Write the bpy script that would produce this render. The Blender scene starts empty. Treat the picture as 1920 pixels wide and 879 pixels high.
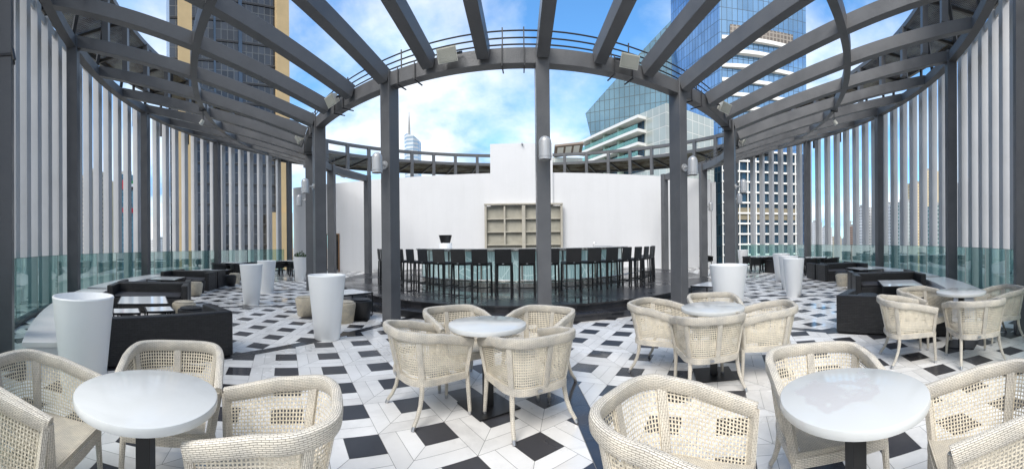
import bpy, math, random
from mathutils import Vector, Matrix
random.seed(7)
PI = math.pi
R = math.radians
S = bpy.context.scene
COL = S.collection

# ------------------------------------------------------------------ camera
DC = 13.375                     # camera distance from the middle of the round bar
FPX, PX0, Y0 = 694.59, 960.0, 456.5
ROLL, PITCH, YAW = .0104, .0, .0265
cam = bpy.data.cameras.new('camera')
camo = bpy.data.objects.new('camera', cam)
COL.objects.link(camo)
cr, sr, cp, sp = math.cos(ROLL), math.sin(ROLL), math.cos(PITCH), math.sin(PITCH)
right = Vector((cr, 0, -sr)); fwd = Vector((sr*sp, cp, cr*sp)); up = Vector((sr*cp, -sp, cr*cp))
Mc = Matrix((right, up, -fwd)).transposed()
camo.matrix_world = Matrix.Translation((0, -DC, 1.46)) @ Matrix.Rotation(YAW, 4, 'Z') @ Mc.to_4x4()
cam.type = 'PANO'
cam.panorama_type = 'CENTRAL_CYLINDRICAL'
cam.central_cylindrical_range_u_min = -PX0/FPX
cam.central_cylindrical_range_u_max = (1920-PX0)/FPX
cam.central_cylindrical_range_v_min = (Y0-879)/FPX
cam.central_cylindrical_range_v_max = Y0/FPX
cam.central_cylindrical_radius = 1.0
cam.clip_start = .05
cam.clip_end = 20000
S.camera = camo

# ------------------------------------------------------------------ light
SUN_EL, SUN_AZ = 50.0, 205.0    # azimuth clockwise from +y: behind the camera, a little left
sun = bpy.data.lights.new('sun', 'SUN')
sun.energy = 2.0
sun.angle = R(34)
sun.color = (1, .965, .92)
suno = bpy.data.objects.new('sun', sun)
COL.objects.link(suno)
sd = Vector((math.sin(R(SUN_AZ))*math.cos(R(SUN_EL)), math.cos(R(SUN_AZ))*math.cos(R(SUN_EL)), math.sin(R(SUN_EL))))
suno.rotation_euler = sd.to_track_quat('Z', 'Y').to_euler()

w = bpy.data.worlds.new('World')
S.world = w
w.use_nodes = True
nt = w.node_tree
nt.nodes.clear()
def N(nt, t, **k):
    n = nt.nodes.new(t)
    for a, v in k.items():
        if a == 'inp':
            for i, x in v.items(): n.inputs[i].default_value = x
        else: setattr(n, a, v)
    return n
def ramp(nt, stops, interp='LINEAR'):
    n = nt.nodes.new('ShaderNodeValToRGB')
    n.color_ramp.interpolation = interp
    e = n.color_ramp.elements
    while len(e) > 1: e.remove(e[-1])
    e[0].position = stops[0][0]; e[0].color = stops[0][1]
    for p, c in stops[1:]:
        x = e.new(p); x.color = c
    return n
def g(v): return (v, v, v, 1)
L = nt.links.new
sky = N(nt, 'ShaderNodeTexSky', sky_type='NISHITA', sun_disc=False, sun_elevation=R(SUN_EL), sun_rotation=R(SUN_AZ), altitude=80, air_density=1.0, dust_density=.7, ozone_density=2.0)
tc = N(nt, 'ShaderNodeTexCoord')
sep = N(nt, 'ShaderNodeSeparateXYZ'); L(tc.outputs['Generated'], sep.inputs[0])
# cloud deck coordinates: direction projected on a high flat layer
zz = N(nt, 'ShaderNodeMath', operation='MAXIMUM', inp={1: .0}); L(sep.outputs[2], zz.inputs[0])
za = N(nt, 'ShaderNodeMath', operation='ADD', inp={1: .32}); L(zz.outputs[0], za.inputs[0])
dx = N(nt, 'ShaderNodeMath', operation='DIVIDE'); L(sep.outputs[0], dx.inputs[0]); L(za.outputs[0], dx.inputs[1])
dy = N(nt, 'ShaderNodeMath', operation='DIVIDE'); L(sep.outputs[1], dy.inputs[0]); L(za.outputs[0], dy.inputs[1])
cmb = N(nt, 'ShaderNodeCombineXYZ', inp={2: 3.7}); L(dx.outputs[0], cmb.inputs[0]); L(dy.outputs[0], cmb.inputs[1])
n1 = N(nt, 'ShaderNodeTexNoise', inp={'Scale': .9, 'Detail': 9, 'Roughness': .56, 'Distortion': .25}); L(cmb.outputs[0], n1.inputs['Vector'])
elev = N(nt, 'ShaderNodeMapRange', inp={1: .0, 2: .62, 3: .17, 4: -.08}); L(sep.outputs[2], elev.inputs[0])
ad = N(nt, 'ShaderNodeMath', operation='ADD'); L(n1.outputs[0], ad.inputs[0]); L(elev.outputs[0], ad.inputs[1])
bk_ = N(nt, 'ShaderNodeMapRange', inp={1: .2, 2: -.5, 3: 0., 4: .3}); L(sep.outputs[1], bk_.inputs[0])  # more cloud out of view behind the camera, added to whiten the ambient light
ad2 = N(nt, 'ShaderNodeMath', operation='ADD'); L(ad.outputs[0], ad2.inputs[0]); L(bk_.outputs[0], ad2.inputs[1]); ad = ad2
cm = ramp(nt, [(.47, g(0)), (.56, g(.5)), (.64, g(.93)), (.8, g(1))]); L(ad.outputs[0], cm.inputs[0])
n2 = N(nt, 'ShaderNodeTexNoise', inp={'Scale': 1.5, 'Detail': 8, 'Roughness': .58}); L(cmb.outputs[0], n2.inputs['Vector'])
cc = ramp(nt, [(.40, (.22, .37, .62, 1)), (.47, (.44, .54, .66, 1)), (.55, (.65, .67, .70, 1))]); L(n2.outputs[0], cc.inputs[0])
skyg = N(nt, 'ShaderNodeMix', data_type='RGBA', blend_type='MULTIPLY', inp={0: 1.0}); skyg.inputs[7].default_value = (.66, 1.10, 1.32, 1)
L(sky.outputs[0], skyg.inputs[6])
b1 = N(nt, 'ShaderNodeBackground', inp={1: .125}); L(skyg.outputs[2], b1.inputs[0])
b2 = N(nt, 'ShaderNodeBackground', inp={1: 1.0}); L(cc.outputs[0], b2.inputs[0])
mx = N(nt, 'ShaderNodeMixShader'); L(cm.outputs[0], mx.inputs[0]); L(b1.outputs[0], mx.inputs[1]); L(b2.outputs[0], mx.inputs[2])
wo = N(nt, 'ShaderNodeOutputWorld'); L(mx.outputs[0], wo.inputs[0])

vs = S.view_settings
vs.view_transform = 'Standard'; vs.look = 'None'; vs.gamma = 1; vs.use_curve_mapping = False
vs.exposure = .93
S.cycles.max_bounces = 6
S.cycles.diffuse_bounces = 3
S.cycles.glossy_bounces = 3
S.cycles.transmission_bounces = 4
S.cycles.transparent_max_bounces = 12
S.cycles.caustics_reflective = False
S.cycles.caustics_refractive = False
try:
    S.cycles.use_denoising = True
except Exception: pass

# ------------------------------------------------------------------ materials
def mat(name, col=(.5, .5, .5), rough=.5, metal=0., spec=.5, noise=0., nscale=4., bump=0., bscale=60., coat=0., rvar=0., extra=None):
    m = bpy.data.materials.new(name); m.use_nodes = True
    t = m.node_tree; b = t.nodes['Principled BSDF']
    b.inputs['Base Color'].default_value = (*col, 1); b.inputs['Roughness'].default_value = rough
    b.inputs['Metallic'].default_value = metal; b.inputs['Specular IOR Level'].default_value = spec
    b.inputs['Coat Weight'].default_value = coat
    K = t.links.new
    co = N(t, 'ShaderNodeTexCoord')
    if noise:
        n = N(t, 'ShaderNodeTexNoise', inp={'Scale': nscale, 'Detail': 6, 'Roughness': .6}); K(co.outputs['Object'], n.inputs['Vector'])
        r = ramp(t, [(.3, (*[c*(1-noise) for c in col], 1)), (.7, (*[min(1, c*(1+noise)) for c in col], 1))]); K(n.outputs[0], r.inputs[0]); K(r.outputs[0], b.inputs['Base Color'])
        if rvar:
            q = N(t, 'ShaderNodeMapRange', inp={1: .35, 2: .65, 3: max(.02, rough-rvar), 4: rough+rvar}); K(n.outputs[0], q.inputs[0]); K(q.outputs[0], b.inputs['Roughness'])
    if bump:
        n = N(t, 'ShaderNodeTexNoise', inp={'Scale': bscale, 'Detail': 3}); K(co.outputs['Object'], n.inputs['Vector'])
        bp = N(t, 'ShaderNodeBump', inp={'Strength': bump, 'Distance': .01}); K(n.outputs[0], bp.inputs['Height']); K(bp.outputs[0], b.inputs['Normal'])
    if extra: extra(t, b, co, K)
    return m

def weave(base, dark, sc, ratio=.32, mortar=.012, bumpd=.004, vary=.06):
    """woven strands: UV (in metres) brick pattern, each strand its own tone, dark gaps"""
    def f(t, b, co, K):
        br = N(t, 'ShaderNodeTexBrick', inp={'Color1': (*[c*(1-vary) for c in base], 1), 'Color2': (*[min(1, c*(1+vary)) for c in base], 1), 'Mortar': (*dark, 1),
               'Scale': 1.0, 'Mortar Size': mortar, 'Mortar Smooth': .6, 'Brick Width': sc, 'Row Height': sc*ratio})
        K(co.outputs['UV'], br.inputs['Vector'])
        n = N(t, 'ShaderNodeTexNoise', inp={'Scale': 9, 'Detail': 4}); K(co.outputs['Object'], n.inputs['Vector'])
        rr = ramp(t, [(.3, (.80, .80, .80, 1)), (.7, (1.12, 1.09, 1.03, 1))]); K(n.outputs[0], rr.inputs[0])
        mm = N(t, 'ShaderNodeMix', data_type='RGBA', blend_type='MULTIPLY', inp={0: 1.0}); K(br.outputs[0], mm.inputs[6]); K(rr.outputs[0], mm.inputs[7])
        oi = N(t, 'ShaderNodeObjectInfo'); rv = N(t, 'ShaderNodeMapRange', inp={3: .93, 4: 1.04}); K(oi.outputs['Random'], rv.inputs[0])
        m3 = N(t, 'ShaderNodeVectorMath', operation='SCALE'); K(mm.outputs[2], m3.inputs[0]); K(rv.outputs[0], m3.inputs['Scale']); K(m3.outputs[0], b.inputs['Base Color'])
        iv = N(t, 'ShaderNodeMath', operation='SUBTRACT', inp={0: 1.0}); K(br.outputs['Fac'], iv.inputs[1])
        bp = N(t, 'ShaderNodeBump', inp={'Strength': .9, 'Distance': bumpd}); K(iv.outputs[0], bp.inputs['Height']); K(bp.outputs[0], b.inputs['Normal'])
    return f

M = {}
M['steel'] = mat('grey_painted_steel', (.108, .109, .114), .38, spec=.5, noise=.14, nscale=2.2, bump=.22, bscale=38, rvar=.1)
M['fin'] = mat('pale_aluminium', (.50, .50, .505), .42, metal=.15, noise=.07, nscale=1.1, bump=.05, bscale=20)
M['darkmetal'] = mat('dark_metal', (.03, .03, .033), .45, noise=.3, nscale=5)
def streaks(t, b, co, K):
    mp = N(t, 'ShaderNodeMapping'); mp.inputs['Scale'].default_value = (2.2, 2.2, .16); K(co.outputs['Object'], mp.inputs[0])
    n = N(t, 'ShaderNodeTexNoise', inp={'Scale': 1.0, 'Detail': 9, 'Roughness': .7}); K(mp.outputs[0], n.inputs['Vector'])
    r_ = ramp(t, [(.28, (.665, .665, .67, 1)), (.46, (.69, .69, .70, 1)), (.7, (.71, .71, .72, 1))]); K(n.outputs[0], r_.inputs[0])
    n9 = N(t, 'ShaderNodeTexNoise', inp={'Scale': .8, 'Detail': 8, 'Roughness': .7}); K(co.outputs['Object'], n9.inputs['Vector'])
    r9 = ramp(t, [(.3, g(.965)), (.55, g(1))]); K(n9.outputs[0], r9.inputs[0])
    mm = N(t, 'ShaderNodeMix', data_type='RGBA', blend_type='MULTIPLY', inp={0: 1.0}); K(r_.outputs[0], mm.inputs[6]); K(r9.outputs[0], mm.inputs[7]); K(mm.outputs[2], b.inputs['Base Color'])
M['white_wall'] = mat('white_render', (.74, .74, .755), .75, bump=.12, bscale=30, extra=streaks)
M['soot'] = mat('painted_cabinet', (.43, .40, .335), .55, noise=.12, nscale=2.5)
M['cab_dark'] = mat('cabinet_back', (.36, .34, .28), .6, noise=.2, nscale=2)
M['plastic'] = mat('white_plastic', (.86, .865, .86), .42, noise=.02, nscale=2)
M['speaker'] = mat('cream_speaker', (.68, .67, .60), .45)
M['grille'] = mat('speaker_grille', (.42, .42, .37), .7, bump=.5, bscale=300)
M['lampgrey'] = mat('silver_lamp', (.55, .55, .55), .35, metal=.35, noise=.05)
M['lampdark'] = mat('lamp_glass_dark', (.2, .2, .2), .3)
M['black'] = mat('black_metal', (.012, .012, .013), .38)
M['cap'] = mat('leg_cap_metal', (.55, .55, .56), .28, metal=.9)
M['strand'] = mat('cream_strand', (.74, .665, .53), .55, noise=.16, nscale=14)
M['rattan'] = mat('cream_rattan', (.66, .60, .49), .5, extra=weave((.76, .715, .635), (.27, .23, .18), .030, .28, .0012, .004))
M['rattan_dense'] = mat('cream_rattan_seat', (.66, .6, .48), .5, extra=weave((.74, .69, .60), (.28, .24, .18), .020, .36, .0011, .003))
M['blackweave'] = mat('black_rattan', (.018, .018, .02), .42, extra=weave((.020, .020, .022), (.003, .003, .003), .075, .34, .004, .006, .25))
M['blackfine'] = mat('black_rattan_fine', (.014, .014, .015), .42, extra=weave((.015, .015, .017), (.003, .003, .003), .03, .34, .0018, .003, .25))
M['creamweave'] = mat('cream_pouf_rattan', (.62, .56, .46), .5, extra=weave((.64, .58, .47), (.28, .22, .15), .04, .3, .0015, .004))
M['cushion'] = mat('charcoal_cushion', (.045, .045, .05), .8, bump=.2, bscale=200)
M['leaf'] = mat('green_leaves', (.045, .11, .02), .5, noise=.5, nscale=9)
M['soil'] = mat('soil', (.05, .035, .025), .9)
M['brown'] = mat('brown_jacket', (.09, .06, .045), .8)
def glass_mat(name, tint, alpha, rough=.02):
    m = bpy.data.materials.new(name); m.use_nodes = True; t = m.node_tree; t.nodes.clear(); K = t.links.new
    tr = N(t, 'ShaderNodeBsdfTransparent'); tr.inputs[0].default_value = (*tint, 1)
    gl = N(t, 'ShaderNodeBsdfGlossy'); gl.inputs['Roughness'].default_value = rough; gl.inputs[0].default_value = (.85, .95, .93, 1)
    fr = N(t, 'ShaderNodeFresnel', inp={0: 1.5})
    mp = N(t, 'ShaderNodeMath', operation='MULTIPLY_ADD', inp={1: alpha, 2: .02}); K(fr.outputs[0], mp.inputs[0])
    mx = N(t, 'ShaderNodeMixShader'); K(mp.outputs[0], mx.inputs[0]); K(tr.outputs[0], mx.inputs[1]); K(gl.outputs[0], mx.inputs[2])
    df = N(t, 'ShaderNodeBsdfDiffuse'); df.inputs[0].default_value = (.30, .56, .54, 1)
    m2 = N(t, 'ShaderNodeMixShader', inp={0: .20}); K(mx.outputs[0], m2.inputs[1]); K(df.outputs[0], m2.inputs[2])
    o = N(t, 'ShaderNodeOutputMaterial'); K(m2.outputs[0], o.inputs[0]); return m
M['glass'] = glass_mat('green_tinted_glass', (.66, .89, .85), .55)
M['glassedge'] = mat('glass_edge', (.02, .09, .07), .2)
M['channel'] = mat('glass_channel', (.07, .07, .075), .5)

def marble(t, b, co, K):
    n = N(t, 'ShaderNodeTexNoise', inp={'Scale': 3.2, 'Detail': 8, 'Roughness': .6, 'Distortion': .8}); K(co.outputs['Object'], n.inputs['Vector'])
    r = ramp(t, [(.35, (.58, .59, .58, 1)), (.55, (.62, .63, .62, 1)), (.7, (.595, .605, .595, 1))]); K(n.outputs[0], r.inputs[0]); K(r.outputs[0], b.inputs['Base Color'])
    n2 = N(t, 'ShaderNodeTexNoise', inp={'Scale': 5, 'Detail': 5}); K(co.outputs['Object'], n2.inputs['Vector'])
    q = N(t, 'ShaderNodeMapRange', inp={1: .42, 2: .6, 3: .09, 4: .19}); K(n2.outputs[0], q.inputs[0]); K(q.outputs[0], b.inputs['Roughness'])
M['marble'] = mat('pale_marble', (.7, .7, .7), .15, extra=marble)
def wettop(t, b, co, K):
    n = N(t, 'ShaderNodeTexNoise', inp={'Scale': 4.2, 'Detail': 7, 'Roughness': .55}); K(co.outputs['Object'], n.inputs['Vector'])
    ln_ = N(t, 'ShaderNodeVectorMath', operation='LENGTH'); mp_ = N(t, 'ShaderNodeMapping'); mp_.inputs['Location'].default_value = (.03, -.06, -.75); mp_.inputs['Scale'].default_value = (1, 1.35, 1); K(co.outputs['Object'], mp_.inputs[0]); K(mp_.outputs[0], ln_.inputs[0])
    fo = N(t, 'ShaderNodeMapRange', inp={1: .10, 2: .34, 3: .12, 4: -.22}); K(ln_.outputs['Value'], fo.inputs[0])
    sm = N(t, 'ShaderNodeMath', operation='ADD'); K(n.outputs[0], sm.inputs[0]); K(fo.outputs[0], sm.inputs[1]); n = sm
    r = ramp(t, [(.50, (.60, .61, .60, 1)), (.512, (.54, .53, .525, 1)), (.63, (.54, .53, .525, 1)), (.642, (.60, .61, .60, 1))]); K(n.outputs[0], r.inputs[0]); K(r.outputs[0], b.inputs['Base Color'])
    q = ramp(t, [(.50, g(.13)), (.512, g(.4)), (.63, g(.4)), (.642, g(.10))]); K(n.outputs[0], q.inputs[0]); K(q.outputs[0], b.inputs['Roughness'])
M['wetmarble'] = mat('stained_wet_marble', (.7, .7, .7), .15, extra=wettop)

def tilefn(c0, c1, rlo, rhi):
    def f(t, b, co, K):
        at = N(t, 'ShaderNodeAttribute', attribute_name='rnd')
        n = N(t, 'ShaderNodeTexNoise', inp={'Scale': 2.2, 'Detail': 8, 'Roughness': .65}); K(co.outputs['Object'], n.inputs['Vector'])
        s = N(t, 'ShaderNodeMath', operation='MULTIPLY_ADD', inp={1: .45}); K(at.outputs['Fac'], s.inputs[0]); K(n.outputs[0], s.inputs[2])
        r = ramp(t, [(.35, (*c0, 1)), (1.0, (*c1, 1))]); K(s.outputs[0], r.inputs[0])
        n4 = N(t, 'ShaderNodeTexNoise', inp={'Scale': 1.3, 'Detail': 9, 'Roughness': .7, 'Distortion': .5}); K(co.outputs['Object'], n4.inputs['Vector'])
        st = ramp(t, [(.33, g(.82)), (.5, g(1)), (.7, g(1.0))]); K(n4.outputs[0], st.inputs[0])
        mm = N(t, 'ShaderNodeMix', data_type='RGBA', blend_type='MULTIPLY', inp={0: 1.0}); K(r.outputs[0], mm.inputs[6]); K(st.outputs[0], mm.inputs[7]); K(mm.outputs[2], b.inputs['Base Color'])
        n3 = N(t, 'ShaderNodeTexNoise', inp={'Scale': .55, 'Detail': 5, 'Roughness': .6}); K(co.outputs['Object'], n3.inputs['Vector'])
        q = N(t, 'ShaderNodeMapRange', inp={1: .40, 2: .53, 3: rlo, 4: rhi}); K(n3.outputs[0], q.inputs[0]); K(q.outputs[0], b.inputs['Roughness'])
    return f
M['tile_w'] = mat('white_stone_tile', (.7, .69, .66), .3, extra=tilefn((.66, .64, .61), (.83, .815, .79), .10, .42))
M['tile_b'] = mat('black_granite_tile', (.03, .03, .033), .3, extra=tilefn((.020, .020, .023), (.055, .054, .06), .12, .42))
M['grout'] = mat('grout', (.20, .195, .185), .8)
M['plat'] = mat('black_polished_stone', (.02, .02, .022), .12, extra=tilefn((.012, .012, .014), (.045, .043, .046), .05, .30))
M['bench'] = mat('white_bench_stone', (.72, .71, .69), .28, noise=.05, nscale=1.5)

# ------------------------------------------------------------------ mesh helper
class MB:
    def __init__(s): s.v = []; s.f = []; s.u = []; s.m = []
    def face(s, pts, uv=None, mi=0):
        i = len(s.v); s.v += [tuple(p) for p in pts]; s.f.append(tuple(range(i, i+len(pts)))); s.u.append(uv or [(0, 0)]*len(pts)); s.m.append(mi)
    def boxm(s, mx, sx, sy, sz, mi=0, bev=0.):
        """box of full size sx,sy,sz centred on matrix mx; bev chamfers the 4 edges along local z"""
        hx, hy, hz = sx/2, sy/2, sz/2
        if bev:
            b = bev; ring = [(hx, -hy+b), (hx, hy-b), (hx-b, hy), (-hx+b, hy), (-hx, hy-b), (-hx, -hy+b), (-hx+b, -hy), (hx-b, -hy)]
        else: ring = [(hx, -hy), (hx, hy), (-hx, hy), (-hx, -hy)]
        n = len(ring); i = len(s.v)
        zs = [(-hz, 1)] + ([(hz, 1)] if not bev else [(hz-bev, 1), (hz, 0)])
        if bev: zs = [(-hz, 0), (-hz+bev, 1), (hz-bev, 1), (hz, 0)]
        for z, full in zs:
            for x, y in ring:
                if not full: x -= math.copysign(min(bev, abs(x)), x); y -= math.copysign(min(bev, abs(y)), y)
                s.v.append(tuple(mx @ Vector((x, y, z))))
        def uvf(idx):
            P = []
            for k in idx:
                lv = (mx.inverted() @ Vector(s.v[k])); P.append(lv)
            nr = (P[1]-P[0]).cross(P[2]-P[0])
            a = max(range(3), key=lambda q: abs(nr[q]))
            return [((p[1] if a == 0 else p[0]), (p[2] if a != 2 else p[1])) for p in P]
        for r in range(len(zs)-1):
            for k in range(n):
                a = i+r*n+k; b2 = i+r*n+(k+1) % n; f = (a, b2, b2+n, a+n); s.f.append(f); s.u.append(uvf(f)); s.m.append(mi)
        f = tuple(i+n-1-k for k in range(n)); s.f.append(f); s.u.append(uvf(f)); s.m.append(mi)
        f = tuple(i+(len(zs)-1)*n+k for k in range(n)); s.f.append(f); s.u.append(uvf(f)); s.m.append(mi)
    def box(s, c, size, rz=0., mi=0, bev=0., tilt=None):
        mx = Matrix.Translation(c) @ Matrix.Rotation(rz, 4, 'Z')
        if tilt: mx = mx @ tilt
        s.boxm(mx, *size, mi=mi, bev=bev)
    def bar(s, a, b, wd, ht, mi=0, bev=0.):
        """bar from a to b; wd across (horizontal), ht the other way"""
        a = Vector(a); b = Vector(b); d = b-a; l = d.length; z = d/l
        x = z.cross(Vector((0, 0, 1)))
        if x.length < 1e-4: x = Vector((1, 0, 0))
        x.normalize(); y = z.cross(x)
        mx = Matrix((x, y, z)).transposed().to_4x4(); mx.translation = (a+b)/2
        s.boxm(mx, wd, ht, l, mi=mi, bev=bev)
    def tube(s, pts, rad, seg=8, closed=False, mi=0, cap=True, sec=None, upv=Vector((0, 0, 1)), ul=None):
        """sweep; rad number or list; sec = list of (a,b) section offsets (a sideways, b up)"""
        pts = [Vector(p) for p in pts]; n = len(pts); i = len(s.v); ll = 0; us = []
        for k, p in enumerate(pts):
            if closed: d = pts[(k+1) % n]-pts[k-1]
            else: d = pts[min(k+1, n-1)]-pts[max(k-1, 0)]
            d.normalize(); x = d.cross(upv)
            if x.length < 1e-4: x = d.cross(Vector((1, 0, 0)))
            x.normalize(); y = x.cross(d)
            if k: ll += (p-pts[k-1]).length
            us.append(ll)
            r = rad[k] if isinstance(rad, (list, tuple)) else rad
            sc = sec or [(math.cos(2*PI*q/seg), math.sin(2*PI*q/seg)) for q in range(seg)]
            for a, b in sc: s.v.append(tuple(p+x*a*r+y*b*r))
        m = len(sc)
        r0 = rad[0] if isinstance(rad, (list, tuple)) else rad
        cl = [0]
        for q in range(m):
            a, b = sc[q], sc[(q+1) % m]; cl.append(cl[-1]+math.hypot(a[0]-b[0], a[1]-b[1])*r0)
        for k in range(n if closed else n-1):
            k2 = (k+1) % n; u0 = us[k]; u1 = us[k2] if k2 else us[k]+(pts[0]-pts[k]).length
            for q in range(m):
                q2 = (q+1) % m
                s.f.append((i+k*m+q, i+k*m+q2, i+k2*m+q2, i+k2*m+q)); s.u.append([(u0, cl[q]), (u0, cl[q+1]), (u1, cl[q+1]), (u1, cl[q])]); s.m.append(mi)
        if cap and not closed:
            for k0, rev in ((0, True), (n-1, False)):
                f = [i+k0*m+q for q in range(m)]
                if rev: f.reverse()
                s.f.append(tuple(f)); s.u.append([(v[0], v[1]) for v in sc] if not rev else [(v[0], v[1]) for v in reversed(sc)]); s.u[-1] = [(a*r0, b*r0) for a, b in s.u[-1]]; s.m.append(mi)
    def lathe(s, prof, seg=32, c=(0, 0, 0), mi=0):
        i = len(s.v); n = len(prof); vl = [0]
        for k in range(1, n): vl.append(vl[-1]+math.hypot(prof[k][0]-prof[k-1][0], prof[k][1]-prof[k-1][1]))
        rm = max(p[0] for p in prof)
        for r, z in prof:
            for q in range(seg):
                a = 2*PI*q/seg; s.v.append((c[0]+r*math.cos(a), c[1]+r*math.sin(a), c[2]+z))
        for k in range(n-1):
            for q in range(seg):
                q2 = (q+1) % seg
                s.f.append((i+k*seg+q, i+k*seg+q2, i+(k+1)*seg+q2, i+(k+1)*seg+q))
                u0, u1 = 2*PI*q/seg*rm, 2*PI*(q+1)/seg*rm
                s.u.append([(u0, vl[k]), (u1, vl[k]), (u1, vl[k+1]), (u0, vl[k+1])]); s.m.append(mi)
    def arc(s, r0, r1, z0, z1, a0, a1, step=2.0, mi=0, z0b=None, z1b=None):
        """ring sector as a solid: angles phi in degrees, phi=0 towards the camera (-y), positive to the right"""
        n = max(1, int(math.ceil((a1-a0)/step))); i = len(s.v)
        z0b = z0 if z0b is None else z0b; z1b = z1 if z1b is None else z1b
        for k in range(n+1):
            a = R(a0+(a1-a0)*k/n); c, sn = math.sin(a), -math.cos(a)
            s.v += [(r0*c, r0*sn, z0), (r1*c, r1*sn, z0b), (r1*c, r1*sn, z1b), (r0*c, r0*sn, z1)]
        for k in range(n):
            b = i+4*k; am0 = R(a0+(a1-a0)*k/n); am1 = R(a0+(a1-a0)*(k+1)/n)
            for (p, q) in ((0, 1), (1, 2), (2, 3), (3, 0)):
                s.f.append((b+p, b+q, b+4+q, b+4+p))
                rr = (r0, r1, r1, r0); hh = (0, r1-r0, r1-r0+z1-z0, 2*(r1-r0)+z1-z0)
                h2 = hh[q] if q else hh[3]+(z1-z0)
                rm = max(rr[p], rr[q]); s.u.append([(am0*rm, hh[p]), (am0*rm, h2), (am1*rm, h2), (am1*rm, hh[p])]); s.m.append(mi)
        s.f.append((i+3, i+2, i+1, i)); s.u.append([(0, z1-z0), (r1-r0, z1-z0), (r1-r0, 0), (0, 0)]); s.m.append(mi)
        b = i+4*n; s.f.append((b, b+1, b+2, b+3)); s.u.append([(0, 0), (r1-r0, 0), (r1-r0, z1-z0), (0, z1-z0)]); s.m.append(mi)
    def build(s, name, m, parent=None, smooth=False, mats=None):
        me = bpy.data.meshes.new(name); me.from_pydata(s.v, [], s.f)
        uv = me.uv_layers.new(name='UVMap'); k = 0
        for us in s.u:
            for u in us: uv.data[k].uv = u; k += 1
        for x in (mats or [m]): me.materials.append(x)
        if mats:
            for p, mi in zip(me.polygons, s.m): p.material_index = mi
        if smooth:
            me.polygons.foreach_set('use_smooth', [True]*len(me.polygons))
            try: me.set_sharp_from_angle(angle=R(38))
            except Exception: pass
        me.update()
        o = bpy.data.objects.new(name, me); COL.objects.link(o)
        if parent: o.parent = parent
        return o
def tag(o, label=None, cat=None, group=None, kind=None):
    if label: o['label'] = label
    if cat: o['category'] = cat
    if group: o['group'] = group
    if kind: o['kind'] = kind
    return o
def empty(name, loc=(0, 0, 0), rz=0., label=None, cat=None, group=None):
    o = bpy.data.objects.new(name, None); COL.objects.link(o); o.location = loc; o.rotation_euler = (0, 0, rz); o.empty_display_size = .2
    return tag(o, label, cat, group)
def children(o): return list(o.children)
def copy_tree(o, parent=None):
    c = o.copy(); COL.objects.link(c); c.parent = parent
    for ch in children(o): copy_tree(ch, c)
    return c
def pol(r, phi, z=0.):
    a = R(phi); return Vector((r*math.sin(a), -r*math.cos(a), z))
def radial_rz(phi):          # rotation that turns local +x to point outward at phi
    return R(phi)-PI/2
def place(o, loc, rz, label):
    o.location = loc; o.rotation_euler = (0, 0, rz); o['label'] = label

# column bay geometry
PH0, PSP = 2.838, 22.21
def phk(k): return PH0+PSP*k
BARWALL_Y = 5.0

# ------------------------------------------------------------------ terrace ground
GZ = -75.0
mb = MB(); mb.face([(-9000, -9000, GZ), (9000, -9000, GZ), (9000, 9000, GZ), (-9000, 9000, GZ)])
def groundfn(t, b, co, K):
    n = N(t, 'ShaderNodeTexNoise', inp={'Scale': .012, 'Detail': 10, 'Roughness': .7}); K(co.outputs['Object'], n.inputs['Vector'])
    r = ramp(t, [(.35, (.10, .14, .07, 1)), (.47, (.33, .30, .25, 1)), (.58, (.46, .43, .38, 1)), (.7, (.14, .18, .10, 1))]); K(n.outputs[0], r.inputs[0]); K(r.outputs[0], b.inputs['Base Color'])
tag(mb.build('ground', mat('city_ground', (.3, .3, .25), .9, extra=groundfn)), kind='structure')

def clip(poly, nx, ny, d):          # keep nx*x+ny*y >= d
    out = []
    for i in range(len(poly)):
        p, q = poly[i], poly[(i+1) % len(poly)]
        sp_, sq = nx*p[0]+ny*p[1]-d, nx*q[0]+ny*q[1]-d
        if sp_ >= 0: out.append(p)
        if (sp_ >= 0) != (sq >= 0):
            t = sp_/(sp_-sq); out.append((p[0]+t*(q[0]-p[0]), p[1]+t*(q[1]-p[1])))
    return out
def shrink(poly, e):
    cx = sum(p[0] for p in poly)/len(poly); cy = sum(p[1] for p in poly)/len(poly); out = poly
    for i in range(len(poly)):
        p, q = poly[i], poly[(i+1) % len(poly)]; dx_, dy_ = q[0]-p[0], q[1]-p[1]; l = math.hypot(dx_, dy_)
        if l < 1e-6: continue
        nx, ny = -dy_/l, dx_/l
        if nx*(cx-p[0])+ny*(cy-p[1]) < 0: nx, ny = -nx, -ny
        out = clip(out, nx, ny, nx*p[0]+ny*p[1]+e)
        if len(out) < 3: return []
    return out
fl = MB(); rnd = []
SQ, PW = .275, .140
PCELL = SQ+2*PW
def addtile(poly, mi, e=.0017):
    q = shrink(poly, e)
    if len(q) < 3: return
    fl.face([(x, y, 0.) for x, y in q], mi=mi); rnd.append(random.random())
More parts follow.
